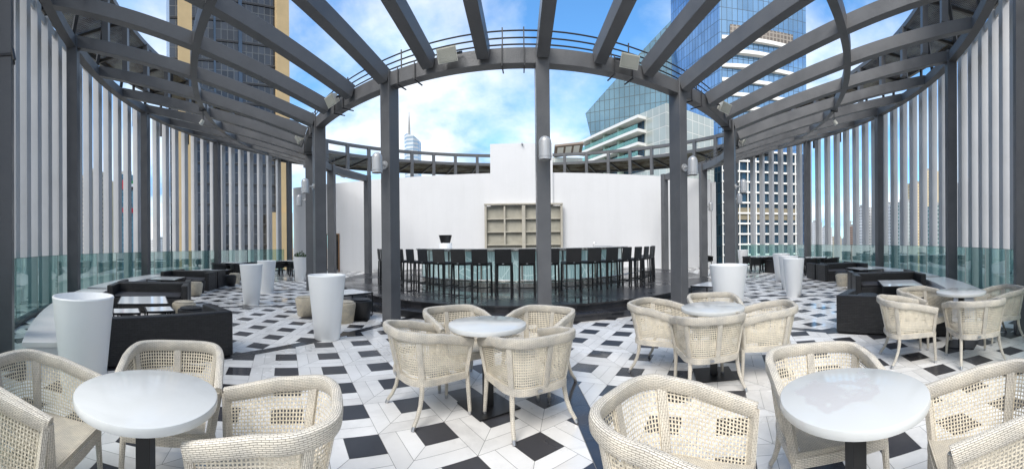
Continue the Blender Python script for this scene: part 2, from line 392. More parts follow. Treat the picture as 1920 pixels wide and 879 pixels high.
for bay in range(-6, 7):
    mid = phk(bay)-PSP/2; am = R(mid)
    lo, hi = R(phk(bay-1)), R(phk(bay))
    ov = Vector((math.sin(am), -math.cos(am))); tv = Vector((math.cos(am), math.sin(am)))
    e1 = (ov+tv)/math.sqrt(2); e2 = (ov-tv)/math.sqrt(2)
    # square centre at u=.46, v=10.185 from the bay's middle line
    o0 = tv*.46+ov*10.185-(e1+e2)*SQ/2
    for i in range(-16, 16):
        for j in range(-16, 16):
            c = o0+e1*PCELL*i+e2*PCELL*j
            cc_ = c+(e1+e2)*PCELL/2
            r_ = cc_.length
            if r_ < 6.3 or r_ > 13.95: continue
            if cc_.dot(ov) < 0: continue
            def W(x, y): p = c+e1*x+e2*y; return (p.x, p.y)
            polys = [([W(0, 0), W(SQ, 0), W(SQ, SQ), W(0, SQ)], 1)]
            for k in range(2):
                a, b = SQ+k*PW, SQ+(k+1)*PW
                polys.append(([W(a, 0), W(b, 0), W(b, b), W(a, a)], 0))
                polys.append(([W(0, a), W(a, a), W(b, b), W(0, b)], 0))
            for poly, mi in polys:
                # wedge between the two radial strips
                sw = .085
                poly = clip(poly, math.cos(lo), math.sin(lo), sw)
                if len(poly) > 2: poly = clip(poly, -math.cos(hi), -math.sin(hi), sw)
                if len(poly) > 2: poly = clip(poly, 0, -1, -(BARWALL_Y-.02))
                if len(poly) > 2: addtile(poly, mi)
for k in range(-6, 7):
    a = phk(k); ov = pol(1, a); tv = Vector((math.cos(R(a)), math.sin(R(a)), 0)); r0 = 6.5
    while r0 < 13.9:
        q = [(ov*rr+tv*ss) for rr, ss in ((r0, -.083), (r0+.6, -.083), (r0+.6, .083), (r0, .083))]
        if max(p.y for p in q) < BARWALL_Y-.05: addtile([(p.x, p.y) for p in q], 1)
        r0 += .6
po = fl.build('paving', None, mats=[M['tile_w'], M['tile_b']])
at_ = po.data.attributes.new('rnd', 'FLOAT', 'FACE'); at_.data.foreach_set('value', rnd)
tag(po, kind='structure')
# slab under the tiles (grout surface 4 mm below), fills up to the wall
mb = MB(); ring = []
for k in range(181):
    p = pol(14.15, -180+2*k)
    ring.append((p.x, min(p.y, 6.5)))
n = len(ring)-1
mb.v = [(x, y, -.004) for x, y in ring[:-1]]+[(x, y, -.6) for x, y in ring[:-1]]
mb.f = [tuple(range(n)), tuple(range(2*n-1, n-1, -1))]+[(i, n+i, n+(i+1) % n, (i+1) % n) for i in range(n)]
mb.u = [[(0, 0)]*len(f) for f in mb.f]; mb.m = [0]*len(mb.f)
tag(mb.build('terrace_slab', M['grout']), kind='structure')
# the hotel block that carries the terrace
mb = MB(); mb.lathe([(14.1, GZ), (14.1, -.62)], 72); tag(mb.build('hotel_block', mat('beige_base', (.4, .38, .34), .7, noise=.1)), 'round beige tower block that carries the rooftop terrace', 'building')

# ------------------------------------------------------------------ bar platform (two black steps)
def disc_part(name, r, z0, z1, parent, tilew=.6):
    mb = MB(); ymax = BARWALL_Y-.03
    amax = 180-math.degrees(math.acos(min(1, ymax/r))) if r > ymax else 180
    nn = int(2*amax/2.4); rn = []
    # side faces
    for k in range(nn):
        a0, a1 = -amax+2*amax*k/nn, -amax+2*amax*(k+1)/nn
        p, q = pol(r, a0), pol(r, a1)
        mb.face([(p.x, p.y, z0), (q.x, q.y, z0), (q.x, q.y, z1-.035), (p.x, p.y, z1-.035)]); rn.append(random.random())
        p2, q2 = pol(r+.03, a0), pol(r+.03, a1)
        mb.face([(p2.x, p2.y, z1-.035), (q2.x, q2.y, z1-.035), (q2.x, q2.y, z1), (p2.x, p2.y, z1)]); rn.append(rn[-1])
        mb.face([(p.x, p.y, z1-.035), (q.x, q.y, z1-.035), (q2.x, q2.y, z1-.035), (p2.x, p2.y, z1-.035)]); rn.append(rn[-1])
        # top: rings of slabs
        rr = r+.03
        for w_ in (.42, .55, .55, .55, .55):
            a, b = rr, max(0, rr-w_)
            P4 = [pol(a, a0+.02), pol(a, a1-.02), pol(b+.003, a1-.02), pol(b+.003, a0+.02)]
            P4 = [(v.x, min(v.y, ymax), z1) for v in P4]
            if r > 6.5 and a < 6.2: break
            mb.face(P4); rn.append(random.random()); rr = b
        if r < 6.5:
            P4 = [pol(rr, a0), pol(rr, a1), (0, 0, 0)]; P4 = [(v[0], min(v[1], ymax), z1) for v in P4]; mb.face(P4); rn.append(random.random())
    # dark bed 3 mm below the slabs
    for k in range(nn):
        a0, a1 = -amax+2*amax*k/nn, -amax+2*amax*(k+1)/nn
        P4 = [pol(r+.02, a0), pol(r+.02, a1), (0, 0, 0)]; mb.face([(v[0], min(v[1], ymax), z1-.004) for v in P4]); rn.append(0.)
    o = mb.build(name, M['plat'], parent); a = o.data.attributes.new('rnd', 'FLOAT', 'FACE'); a.data.foreach_set('value', rn); return o
plat = empty('bar_platform', (0, 0, 0), 0, 'round two-step platform of polished black stone under the bar', 'platform')
disc_part('lower_step', 6.70, 0., .14, plat)
disc_part('upper_step', 6.30, .14, .27, plat)

# ------------------------------------------------------------------ back wall, central block
wall = empty('curved_bar_wall', (0, BARWALL_Y, 0), 0, 'long white rendered wall behind the round bar', 'wall')
wall.name = 'white_wall'
mb = MB()
WT = 4.97
def wseg(x0, x1, z0=0., z1=WT, y=.0, th=.3): mb.box(((x0+x1)/2, y+th/2, (z0+z1)/2), (x1-x0, th, z1-z0))
wseg(-13.0, -10.85); wseg(-10.85, -9.85, 2.12, WT); wseg(-9.85, -1.52); wseg(1.56, 10.3)
mb.build('wall_face', M['white_wall'], wall)
mb = MB(); mb.box((.02, .10, 3.195), (3.08, .44, 6.39)); mb.build('tall_block', M['white_wall'], wall)
mb = MB(); mb.box((10.55, 2.2, 2.44), (.3, 4.2, 4.88)); mb.build('side_return', M['white_wall'], wall)
mb = MB()
mb.box((-10.83, .1, 1.06), (.05, .34, 2.12)); mb.box((-9.87, .1, 1.06), (.05, .34, 2.12)); mb.box((-10.35, .1, 2.09), (.9, .34, .05))
mb.build('door_frame', mat('door_wood', (.22, .12, .06), .5), wall)
mb = MB(); mb.box((-10.35, 1.6, 1.1), (2.2, .1, 2.4)); mb.build('corridor_back', mat('corridor', (.12, .09, .06), .8, noise=.4, nscale=3), wall)
t = empty('coat_rack', (-10.03, 5.45, 0), 0, 'coats hanging in the doorway at the left end of the white wall', 'coat rack')
mb = MB(); mb.bar((-.3, 0, 1.75), (.3, 0, 1.75), .03, .03); mb.bar((-.3, 0, 0), (-.3, 0, 1.78), .03, .03); mb.bar((.3, 0, 0), (.3, 0, 1.78), .03, .03); mb.build('rack_frame', M['brown'], t)
for i in range(4):
    mb = MB(); x = -.2+.13*i
    mb.tube([(x, 0, 1.7), (x, 0, 1.55), (x, .0, 1.1), (x, 0, .55)], [.02, .09, .08, .1], 8); mb.build('coat', [M['black'], M['brown'], M['cushion'], M['black']][i], t, True)

# display shelves under the tall block
sh = empty('back_bar_shelves', (.10, BARWALL_Y-.12, -.15), 0, 'empty beige shelf cabinet under the tall block of the white wall', 'shelving')
mb = MB(); mb.box((0, -.005, 2.1), (3.7, .02, 2.7)); mb.build('back_panel', M['cab_dark'], sh)
mb = MB()
for x, w_ in ((-1.86, .1), (1.86, .1), (0.0, .17)): mb.box((x, -.11, 2.12), (w_, .20, 2.76))
mb.box((-.93, -.10, 2.5), (.08, .17, 1.96)); mb.box((.93, -.10, 2.5), (.08, .17, 1.96))
mb.box((0, -.12, 3.535), (3.86, .24, .07)); mb.box((0, -.12, .75), (3.86, .24, .1))
mb.build('frame', M['soot'], sh)
for z in (1.55, 2.18, 2.82):
    mb = MB(); mb.box((-.93, -.09, z), (1.72, .14, .05)); mb.box((.93, -.09, z), (1.72, .14, .05)); mb.build('shelf', M['soot'], sh)

t = empty('security_camera', (.0, BARWALL_Y-.13, 6.39), 0, 'small white security camera on top edge of the tall block', 'camera')
mb = MB(); mb.tube([(.06, -.1, -.03), (.06, .05, -.03)], .05, 10); mb.tube([(.06, -.13, -.03), (.06, -.1, -.03)], .038, 10); mb.build('housing', M['lampgrey'], t, True)
mb = MB(); mb.box((.06, .02, .02), (.03, .03, .08)); mb.build('bracket', M['darkmetal'], t)

# ------------------------------------------------------------------ the bar
bar = empty('round_bar', (0, 0, .27), 0, 'round bar counter with backlit aqua glass front on the black platform', 'bar counter')
def barfront(t, b, co, K):
    sx = N(t, 'ShaderNodeSeparateXYZ'); K(co.outputs['UV'], sx.inputs[0])
    br = N(t, 'ShaderNodeTexBrick', inp={'Color1': (.22, .36, .38, 1), 'Color2': (.34, .47, .48, 1), 'Mortar': (.66, .78, .78, 1), 'Scale': 1, 'Mortar Size': .012, 'Brick Width': .95, 'Row Height': 1.4}); br.offset = 0
    K(co.outputs['UV'], br.inputs['Vector'])
    vo = N(t, 'ShaderNodeTexVoronoi', feature='DISTANCE_TO_EDGE', inp={'Scale': 2.4}); K(co.outputs['UV'], vo.inputs['Vector'])
    ln = ramp(t, [(.0, g(1)), (.018, g(1)), (.03, g(0))]); K(vo.outputs[0], ln.inputs[0])
    wv = N(t, 'ShaderNodeTexWave', inp={'Scale': 5, 'Distortion': 3, 'Detail': 2}); K(co.outputs['UV'], wv.inputs['Vector'])
    lw = ramp(t, [(.86, g(0)), (.95, g(.8))]); K(wv.outputs[0], lw.inputs[0])
    mxm = N(t, 'ShaderNodeMath', operation='MAXIMUM'); K(ln.outputs[0], mxm.inputs[0]); K(lw.outputs[0], mxm.inputs[1])
    sc_ = N(t, 'ShaderNodeMath', operation='MULTIPLY', inp={1: .45}); K(mxm.outputs[0], sc_.inputs[0])
    m2 = N(t, 'ShaderNodeMix', data_type='RGBA'); K(sc_.outputs[0], m2.inputs[0]); K(br.outputs[0], m2.inputs[6]); m2.inputs[7].default_value = (.7, .84, .84, 1)
    K(m2.outputs[2], b.inputs['Base Color']); K(m2.outputs[2], b.inputs['Emission Color']); b.inputs['Emission Strength'].default_value = .16
BA0, BA1 = -72, 72
mb = MB(); mb.arc(3.45, 3.55, .14, .98, BA0, BA1, 2); mb.build('glass_front', mat('aqua_art_glass', (.35, .5, .5), .12, extra=barfront), bar)
def steelfn(t, b, co, K):
    n = N(t, 'ShaderNodeTexNoise', inp={'Scale': 3, 'Detail': 4}); mp = N(t, 'ShaderNodeMapping'); mp.inputs['Scale'].default_value = (3, 3, .2)
    K(co.outputs['Object'], mp.inputs[0]); K(mp.outputs[0], n.inputs['Vector'])
    r = ramp(t, [(.4, (.25, .24, .22, 1)), (.5, (.62, .60, .55, 1)), (.6, (.34, .33, .31, 1))]); K(n.outputs[0], r.inputs[0]); K(r.outputs[0], b.inputs['Base Color'])
M['brush'] = mat('polished_steel', (.5, .5, .5), .22, metal=.85, extra=steelfn)
mb = MB(); mb.arc(3.44, 3.57, .0, .135, BA0, BA1, 2); mb.build('kick_plate', M['brush'], bar)
mb = MB(); mb.arc(3.40, 3.78, 1.0, 1.052, BA0-.5, BA1+.5, 2); mb.build('counter_edge', M['brush'], bar)
mb = MB(); mb.arc(2.95, 3.77, 1.053, 1.062, BA0-.5, BA1+.5, 2); mb.build('counter_top', M['marble'], bar)
mb = MB(); mb.arc(3.0, 3.44, .0, .99, BA0, BA1, 3); mb.build('carcass', M['darkmetal'], bar)
for k in range(9):
    a = BA0+18*k; mb = MB(); mb.box(pol(3.565, a, .56), (.03, .05, .84), radial_rz(a)); mb.build('mullion', M['brush'], bar)
mb = MB(); mb.tube([pol(3.86, -70+2*k, .20) for k in range(71)], .02, 8); mb.build('foot_rail', M['brush'], bar, True)
t = empty('ice_bucket', (*pol(3.35, -43, 1.333).xy, 1.333), 0, 'black tapered bucket on a white stand on the left of the bar', 'bucket')
mb = MB(); mb.lathe([(.0, .0), (.19, .0), (.2, .14), (.19, .16), (0, .16)], 20); mb.build('stand', M['plastic'], t, True)
mb = MB(); mb.lathe([(.0, .16), (.14, .16), (.2, .40), (.185, .40), (.13, .19), (0, .19)], 20); mb.build('bucket_body', M['black'], t, True)
t = empty('bar_tap', (*pol(3.3, 40, 1.333).xy, 1.333), 0, 'small steel tap and tray on the right of the bar', 'tap')
mb = MB(); mb.tube([(0, 0, 0), (0, 0, .1), (.04, 0, .14), (.1, 0, .12)], .012, 8); mb.box((.3, 0, .02), (.5, .2, .02)); mb.build('spout', M['cap'], t, True)

# ------------------------------------------------------------------ bar stools
def make_stool():
    t = empty('bar_stool', group='black bar stools round the bar', cat='bar stool')
    # local +x faces the bar
    mb = MB(); mb.box((0.02, 0, .70), (.40, .40, .07), bev=.012); mb.build('seat', M['blackfine'], t)
    mb = MB(); mb.box((-.205, 0, .885), (.035, .40, .36), bev=.012, tilt=Matrix.Rotation(-.09, 4, 'Y')); mb.build('backrest', M['blackfine'], t)
    for x, y in ((-.185, -.18), (-.185, .18), (.19, -.18), (.19, .18)):
        mb = MB(); dx_ = -.02 if x < 0 else .015
        mb.bar((x, y, .68), (x+dx_, y*1.04, 0.0), .036, .036); mb.build('leg', M['blackfine'], t)
    mb = MB()
    for y in (-.183, .183): mb.bar((-.19, y, .14), (.2, y, .14), .028, .024)
    mb.bar((-.2, -.18, .14), (-.2, .18, .14), .026, .024); mb.build('stretcher', M['blackfine'], t)
    mb = MB(); mb.tube([(.2, -.18, .28), (.2, .18, .28)], .013, 8); mb.build('foot_bar', M['cap'], t, True)
    mb = MB(); mb.box((-.222, 0, .715), (.006, .045, .014)); mb.build('badge', M['cap'], t)
    return t
stool0 = make_stool()
spots = []
for k in range(-10, 12):
    a = 1.5+7.05*k; r = 4.48
    if k in (-9, -8): r = 4.86
    spots.append((k, a, r))
ordn = ['first', 'second', 'third', 'fourth', 'fifth', 'sixth', 'seventh', 'eighth', 'ninth', 'tenth', 'eleventh', 'twelfth']
for i, (k, a, r) in enumerate(spots):
    o = stool0 if i == 0 else copy_tree(stool0)
    if k < 0: lab = f'black woven bar stool, {ordn[-k]} one left of the slim central pillar'
    elif k == 0: lab = 'black woven bar stool, first one left of the slim central pillar'
    else: lab = f'black woven bar stool, {ordn[k-1]} one right of the slim central pillar'
    place(o, pol(r, a, .27), radial_rz(a)+PI+random.uniform(-.05, .05), lab)

# ------------------------------------------------------------------ pergola
perg = empty('pergola', (0, 0, 0), 0, 'dark grey steel ring pergola with radial beams over the terrace', 'pergola')
ZI, ZO = 4.39, 6.56
RI, RO, RM = 7.26, 13.39, 10.33
def beam_z(r): return 4.43+(r-7.41)/(13.32-7.41)*(ZO+.02-4.43)
for k in range(-5, 6):
    a = phk(k)
    mb = MB(); mb.box(pol(RI, a, 2.34), (.29, .22, 4.66), radial_rz(a), bev=.006)
    mb.box(pol(RI, a, .012), (.33, .26, .02), radial_rz(a)); mb.build('column', M['steel'], perg)
    if k != 0:
        mb = MB(); mb.box(pol(RO, a, 3.44), (.29, .22, 6.88), radial_rz(a), bev=.006); mb.build('column', M['steel'], perg)
mb = MB(); mb.arc(7.16, 7.37, ZI, ZI+.25, phk(-5)-.6, phk(5)+.6, 1.86); mb.build('inner_ring_beam', M['steel'], perg)
mb = MB(); mb.arc(RO-.11, RO+.11, ZO, ZO+.27, phk(-5)-1, phk(5)+1, 1.86); mb.build('outer_ring_beam', M['steel'], perg)
mb = MB(); zm = beam_z(RM); mb.arc(RM-.08, RM+.08, zm-.035, zm+.23, phk(-5), phk(5), 1.86, z0b=zm-.035+.04, z1b=zm+.28); mb.build('middle_ring_beam', M['steel'], perg)
for j in range(-15, 16):
    a = phk(0)+PSP/3*j
    mb = MB(); p = pol(7.405, a, beam_z(7.405)+.14); q = pol(13.32, a, beam_z(13.32)+.14)
    mb.bar(p, q, .20, .28, bev=.006); mb.build('radial_beam', M['steel'], perg)
# three thin conduits over the inner ring with clips
cd = empty('conduit_run', (0, 0, 0), 0, 'three thin dark pipes running along the top of the inner ring beam', 'conduit')
for i, z in enumerate((4.76, 4.87, 4.99)):
    mb = MB(); mb.tube([pol(7.24, phk(-4)+2*k, z) for k in range(int(8*PSP/2)+1)], .013, 6); mb.build('pipe', M['darkmetal'], cd, True)
for j in range(-12, 13, 1):
    a = phk(0)+PSP/3*j+2.3*(1 if j % 2 else -1)
    mb = MB(); mb.bar(pol(7.265, a, 4.64), pol(7.265, a, 5.03), .02, .02)
    mb.bar(pol(7.39, a, 4.34), pol(7.39, a, 4.68), .015, .02); mb.bar(pol(7.12, a, 4.345), pol(7.41, a, 4.345), .02, .02); mb.build('clip', M['darkmetal'], cd)

# wall lamps on inner columns
def make_lamp():
    t = empty('column_lamp', cat='wall lamp', group='silver dome lamps on the inner pergola columns')
    mb = MB(); prof = [(.0, .2)]+[(.098*math.sin(R(a)), .10+.10*math.cos(R(a))) for a in (20, 40, 60, 75, 90)]+[(.098, -.10), (.104, -.10), (.104, -.125), (.098, -.125), (.098, -.17), (.085, -.17), (.085, -.12), (0, -.12)]
    mb.lathe(prof, 28, (.22, 0, 0)); mb.build('lamp_shade', M['lampgrey'], t, True)
    mb = MB(); mb.tube([(.0, 0, 0), (.03, 0, 0)], .075, 20); mb.tube([(.03, 0, 0), (.13, 0, 0)], .028, 10); mb.build('mount', M['lampgrey'], t, True)
    mb = MB(); mb.lathe([(0, -.15), (.08, -.15), (.08, -.145), (0, -.145)], 20, (.22, 0, 0)); mb.build('lens', M['lampdark'], t)
    return t
lamp0 = make_lamp(); first = True
plabel = {-5: 'slim far pillar at the left end of the inner ring', -4: 'second pillar from the left end of the inner ring', -3: 'hidden third pillar left of the bar', -2: 'thick pillar behind the tall white planter left of the bar', -1: 'thick pillar just left of the centre',
          0: 'central pillar in front of the bar', 1: 'thick pillar just right of the bar stools', 2: 'thick pillar behind the wide white planter on the right', 3: 'hidden pillar right of the bar', 4: 'second pillar from the right end of the inner ring'}
for k in (-3, -2, -1, 0, 1, 2, 3, 4):
    o = lamp0 if first else copy_tree(lamp0); first = False
    a = phk(k); place(o, pol(RI+.145, a, 2.93), radial_rz(a), 'silver dome lamp on the '+plabel[k])
# speakers in each bay
def make_speaker():
    t = empty('box_speaker', cat='speaker', group='cream box speakers hung on the inner ring')
    mb = MB()
    prof = [(.0, -.17, .115), (.0, .17, .115), (-.16, .11, .085), (-.16, -.11, .085)]
    v = []
    for x, y, h in prof: v += [(x, y, -h), (x, y, h)]
    b = [Vector(q) for q in v]
    for f in ((0, 2, 3, 1), (4, 6, 7, 5), (2, 4, 5, 3), (6, 0, 1, 7), (1, 3, 5, 7), (0, 6, 4, 2)): mb.face([b[i] for i in f])
    bo = mb.build('cabinet', M['speaker'], t)
    mb = MB(); mb.box((.006, 0, 0), (.012, .315, .20), bev=.004); mb.build('grille', M['grille'], t)
    mb = MB(); mb.bar((-.08, -.16, 0), (-.08, -.20, 0), .03, .03); mb.bar((-.08, .16, 0), (-.08, .2, 0), .03, .03); mb.bar((-.08, -.2, 0), (-.2, -.2, 0), .012, .04); mb.bar((-.08, .2, 0), (-.2, .2, 0), .012, .04); mb.bar((-.2, -.2, 0), (-.2, .2, 0), .012, .04)
    mb.build('bracket', M['darkmetal'], t)
    return t
sp0 = make_speaker()
slab = {-4: 'cream box speaker on the far left end of the inner ring', -3: 'cream box speaker low behind the beams left of the thick left pillar', -2: 'cream box speaker behind the left pillars', -1: 'cream box speaker on the inner ring between the two thick left pillars', 0: 'cream box speaker on the ring left of the central pillar',
        1: 'cream box speaker on the ring right of the central pillar', 2: 'cream box speaker on the ring between the two thick right pillars', 3: 'cream box speaker behind the thick right pillar under the beams', 4: 'cream box speaker on the sloping right end of the ring', 5: 'cream box speaker at the far right end of the inner ring'}
first = True
for k in (-4, -2, -1, 0, 1, 2, 3, 4, 5):
    o = sp0 if first else copy_tree(sp0); first = False
    a = phk(k)-PSP/2-(.6 if k == 0 else 0); place(o, pol(7.60, a, 4.52), radial_rz(a), slab[k])
    o.rotation_euler = (0, R(28), radial_rz(a)+random.uniform(-.25, .25))
# small spotlights clamped on the middle ring
sp1 = empty('clamp_spotlight', cat='spotlight', group='small spotlights clamped to the middle ring')
mb = MB(); mb.tube([(0, 0, -.30), (.08, 0, -.42)], [.05, .065], 10); mb.build('spot_head', M['speaker'], sp1, True)
mb = MB(); mb.tube([(0, 0, .02), (.0, 0, -.3)], .012, 6); mb.box((0, 0, -.02), (.22, .05, .03)); mb.box((-.1, 0, .14), (.02, .05, .3)); mb.box((.1, 0, .14), (.02, .05, .3)); mb.build('clamp', M['darkmetal'], sp1)
for i, (a, lb) in enumerate(((-52.5, 'small cream spotlight clamped to the middle ring at the left'), (56, 'small cream spotlight hanging from the middle ring at the right'))):
    o = sp1 if i == 0 else copy_tree(sp1); place(o, pol(RM, a, zm-.03), radial_rz(a), lb)

# ------------------------------------------------------------------ glass balustrade and fin screens
def balustrade(a0, a1, name_lab):
    t = empty('glass_balustrade', (0, 0, 0), 0, name_lab, 'balustrade')
    st = PSP/4; n = int(round((a1-a0)/st))
    for i in range(n):
        b0, b1 = a0+st*i+.06, a0+st*(i+1)-.06
        mb = MB()
        p, q = pol(13.78, b0), pol(13.78, b1)
        for (zA, zB) in ((.05, 1.25),):
            mb.face([(p.x, p.y, zA), (q.x, q.y, zA), (q.x, q.y, zB), (p.x, p.y, zB)])
        gp = mb.build('glass_panel', M['glass'], t)
        mb = MB(); mb.bar((p.x, p.y, 1.25), (q.x, q.y, 1.25), .018, .006); mb.bar((p.x, p.y, .05), (p.x, p.y, 1.247), .018, .006); mb.build('glass_rim', M['glassedge'], gp)
    mb = MB(); mb.arc(13.67, 13.89, .004, .055, a0, a1, 2); mb.build('base_channel', M['channel'], t)
balustrade(phk(-5)+.5, phk(-5)+.5+PSP/4*18, 'green tinted glass balustrade along the left edge of the terrace')
balustrade(phk(5)-.5-PSP/4*18, phk(5)-.5, 'green tinted glass balustrade along the right edge of the terrace')
def finscreen(a0, a1, lab):
    t = empty('fin_screen', (0, 0, 0), 0, lab, 'fin screen')
    st = PSP/8; n = int((a1-a0)/st)
    for i in range(n+1):
        a = a0+st*i
        mb = MB(); mb.box(pol(14.0, a, 3.15), (.22, .245, 8.3), radial_rz(a), bev=.004)
        mb.box(pol(14.0, a+st/2, 7.19), (.05, .12*2+.30, .20), radial_rz(a+st/2))
        mb.build('fin', M['fin'], t)
    return t
finscreen(phk(-5)+1.4, phk(-1)+9, 'tall pale metal fins standing behind the left glass balustrade')
finscreen(phk(0)+13, phk(5)-1.0, 'tall pale metal fins standing behind the right glass balustrade')

# ------------------------------------------------------------------ maintenance catwalks
def gratefn(t, b, co, K):
    br = N(t, 'ShaderNodeTexBrick', inp={'Color1': (.10, .10, .09, 1), 'Color2': (.13, .13, .11, 1), 'Mortar': (.30, .29, .25, 1), 'Scale': 1, 'Mortar Size': .012, 'Brick Width': .13, 'Row Height': .09}); br.offset = 0
    K(co.outputs['UV'], br.inputs['Vector']); K(br.outputs[0], b.inputs['Base Color'])
def grate_mat():
    m = bpy.data.materials.new('open_steel_grating'); m.use_nodes = True; t = m.node_tree; t.nodes.clear(); K = t.links.new
    co = N(t, 'ShaderNodeTexCoord'); br = N(t, 'ShaderNodeTexBrick', inp={'Color1': g(0), 'Color2': g(0), 'Mortar': g(1), 'Scale': 1, 'Mortar Size': .012, 'Mortar Smooth': .0, 'Brick Width': .09, 'Row Height': .05}); br.offset = 0
    K(co.outputs['UV'], br.inputs['Vector'])
    n = N(t, 'ShaderNodeTexNoise', inp={'Scale': 1.5, 'Detail': 5}); K(co.outputs['Object'], n.inputs['Vector'])
    rr = ramp(t, [(.35, (.10, .075, .05, 1)), (.6, (.24, .23, .19, 1))]); K(n.outputs[0], rr.inputs[0])
    d = N(t, 'ShaderNodeBsdfDiffuse'); K(rr.outputs[0], d.inputs[0]); tr = N(t, 'ShaderNodeBsdfTransparent')
    cl = N(t, 'ShaderNodeMath', operation='MAXIMUM', inp={1: .62}); K(br.outputs['Color'], cl.inputs[0])
    mx = N(t, 'ShaderNodeMixShader'); K(cl.outputs[0], mx.inputs[0]); K(tr.outputs[0], mx.inputs[1]); K(d.outputs[0], mx.inputs[2])
    o = N(t, 'ShaderNodeOutputMaterial'); K(mx.outputs[0], o.inputs[0]); return m
M['grate'] = grate_mat()
def catwalk(lab, a0, a1, r0, r1, z, zrail, zpost, pstep):
    t = empty('catwalk', (0, 0, 0), 0, lab, 'catwalk')
    mb = MB(); mb.arc(r0+.05, r1-.05, z+.03, z+.05, a0, a1, 1.5); mb.build('grating_deck', M['grate'], t)
    mb = MB(); mb.arc(r0-.06, r0+.06, z-.06, z+.10, a0, a1, 1.5); mb.arc(r1-.06, r1+.06, z-.12, z+.10, a0, a1, 1.5); mb.build('edge_beam', M['steel'], t)
    if zrail: mb = MB(); mb.arc(r0-.08, r0+.08, zrail-.17, zrail, a0, a1, 1.5); mb.build('top_rail', M['steel'], t)
    n = int(round((a1-a0)/pstep))
    for i in range(n+1):
        a = a0+(a1-a0)*i/n
        mb = MB(); mb.bar(pol(r0, a, z-.06), pol(r1, a, z-.06), .07, .10); mb.build('joist', M['darkmetal'], t)
        if i % 1 == 0:
            mb = MB(); mb.box(pol(r0-.02, a, (zpost+(zrail or z))/2), (.17, .18, (zrail or z)-zpost-.02), radial_rz(a)); mb.build('post', M['steel'], t)
    return t
rcw = catwalk('rear maintenance catwalk with railing above the white wall', 106, 254, 11.3, 14.4, 6.70, 7.38, 5.6, 7.4)
cwl = catwalk('steel grating catwalk above the left fins', phk(-5)-1, phk(-1)-4, 12.75, 14.75, 8.5, None, 6.86, 7.43)
cwr = catwalk('steel grating catwalk above the right fins', phk(1)+2, phk(5)+1, 12.75, 14.75, 8.5, None, 6.86, 7.43)
for cw, sgn in ((cwl, -1), (cwr, 1)):
    for i in range(10):
        a = sgn*(31+7.43*i) + (0 if sgn < 0 else 4)
        mb = MB(); mb.bar(pol(12.75, a, 8.35), pol(13.39, a+sgn*3, 6.86), .09, .09); mb.build('brace', M['darkmetal'], cw)
        mb = MB(); mb.bar(pol(14.7, a, 8.4), pol(14.7, a, 6.6), .09, .09); mb.build('rear_post', M['darkmetal'], cw)
# ------------------------------------------------------------------ benches along the fence
def bench(a0, a1, lab):
    t = empty('low_bench', (0, 0, 0), 0, lab, 'bench')
    mb = MB(); mb.arc(12.42, 13.10, .37, .42, a0, a1, 2); mb.build('bench_top', M['bench'], t)
    mb = MB(); mb.arc(12.46, 13.06, .0, .369, a0+.15, a1-.15, 2); mb.build('bench_base', M['white_wall'], t)
bench(-41.0, -17.6, 'low white stone bench behind the nearest planter along the left glass')
bench(-63.3, -42.4, 'low white stone bench along the left glass, behind the second sofa booth')
bench(-86, -64.7, 'low white stone bench along the left glass, farthest of the left three')
bench(31.0, 46.6, 'low white stone bench along the right glass beside the round cafe table')
bench(48.2, 69.0, 'low white stone bench along the right glass behind the middle sofas')
bench(70.5, 90, 'low white stone bench along the right glass, farthest of the right three')

# ------------------------------------------------------------------ sofas
def make_sofa():
    t = empty('booth_sofa', cat='sofa', group='black woven booth sofas')
    # local x: along length, y: facing direction. back plane at y=0
    Lh = .90
    mb = MB(); mb.box((0, .07, .305), (2*Lh, .14, .59), bev=.012); mb.build('backrest', M['blackweave'], t)
    for s_ in (-1, 1):
        mb = MB(); mb.box((s_*(Lh-.07), .45, .305), (.14, .62, .59), bev=.012); mb.build('armrest', M['blackweave'], t)
    mb = MB(); mb.box((0, .46, .17), (2*Lh-.285, .60, .30), bev=.01); mb.build('seat_base', M['blackweave'], t)
    mb = MB(); mb.box((0, .455, .36), (2*Lh-.30, .58, .075), bev=.025); mb.build('seat_cushion', M['cushion'], t, True)
    return t
sofa0 = make_sofa(); first = True
def put_sofa(phi, side, lab, off=.03, r=11.37):
    """phi: column line; side=+1 faces growing phi, -1 the other way"""
    global first
    o = sofa0 if first else copy_tree(sofa0); first = False
    a = R(phi); tv = Vector((math.cos(a), math.sin(a), 0))*side
    p = pol(r, phi)+tv*off
    rz = radial_rz(phi) if side > 0 else radial_rz(phi)+PI
    place(o, p, rz, lab)
KL = [phk(-1), phk(-2), phk(-3), phk(-4)]; KR = [phk(1)-.5, phk(2)-.5, phk(3), phk(4)]
put_sofa(KL[0]+.2, -1, 'black woven sofa with its back to the nearest left planter')
put_sofa(KL[1], 1, 'black woven sofa facing the camera across the white low tables at left', .10)
put_sofa(KL[1], -1, 'black woven sofa back to back behind the first left booth', .03)
put_sofa(KL[2], 1, 'black woven sofa at the far end of the second left booth', .10)
put_sofa(KL[2], -1, 'black woven sofa beyond the second left booth, facing away', .03)
put_sofa(KL[3], 1, 'black woven sofa farthest along the left glass', .1)
put_sofa(KR[0], 1, 'black woven sofa with its back to the round table at the right')
put_sofa(KR[1], -1, 'black woven sofa facing the camera across the nearest right low table', .1)
put_sofa(KR[1], 1, 'black woven sofa back to back behind the nearest right booth', .03)
put_sofa(KR[2], -1, 'black woven sofa at the far end of the second right booth', .1)
put_sofa(KR[2], 1, 'black woven sofa beyond the second right booth, facing away', .03)
put_sofa(KR[3], -1, 'black woven sofa farthest along the right glass', .1)

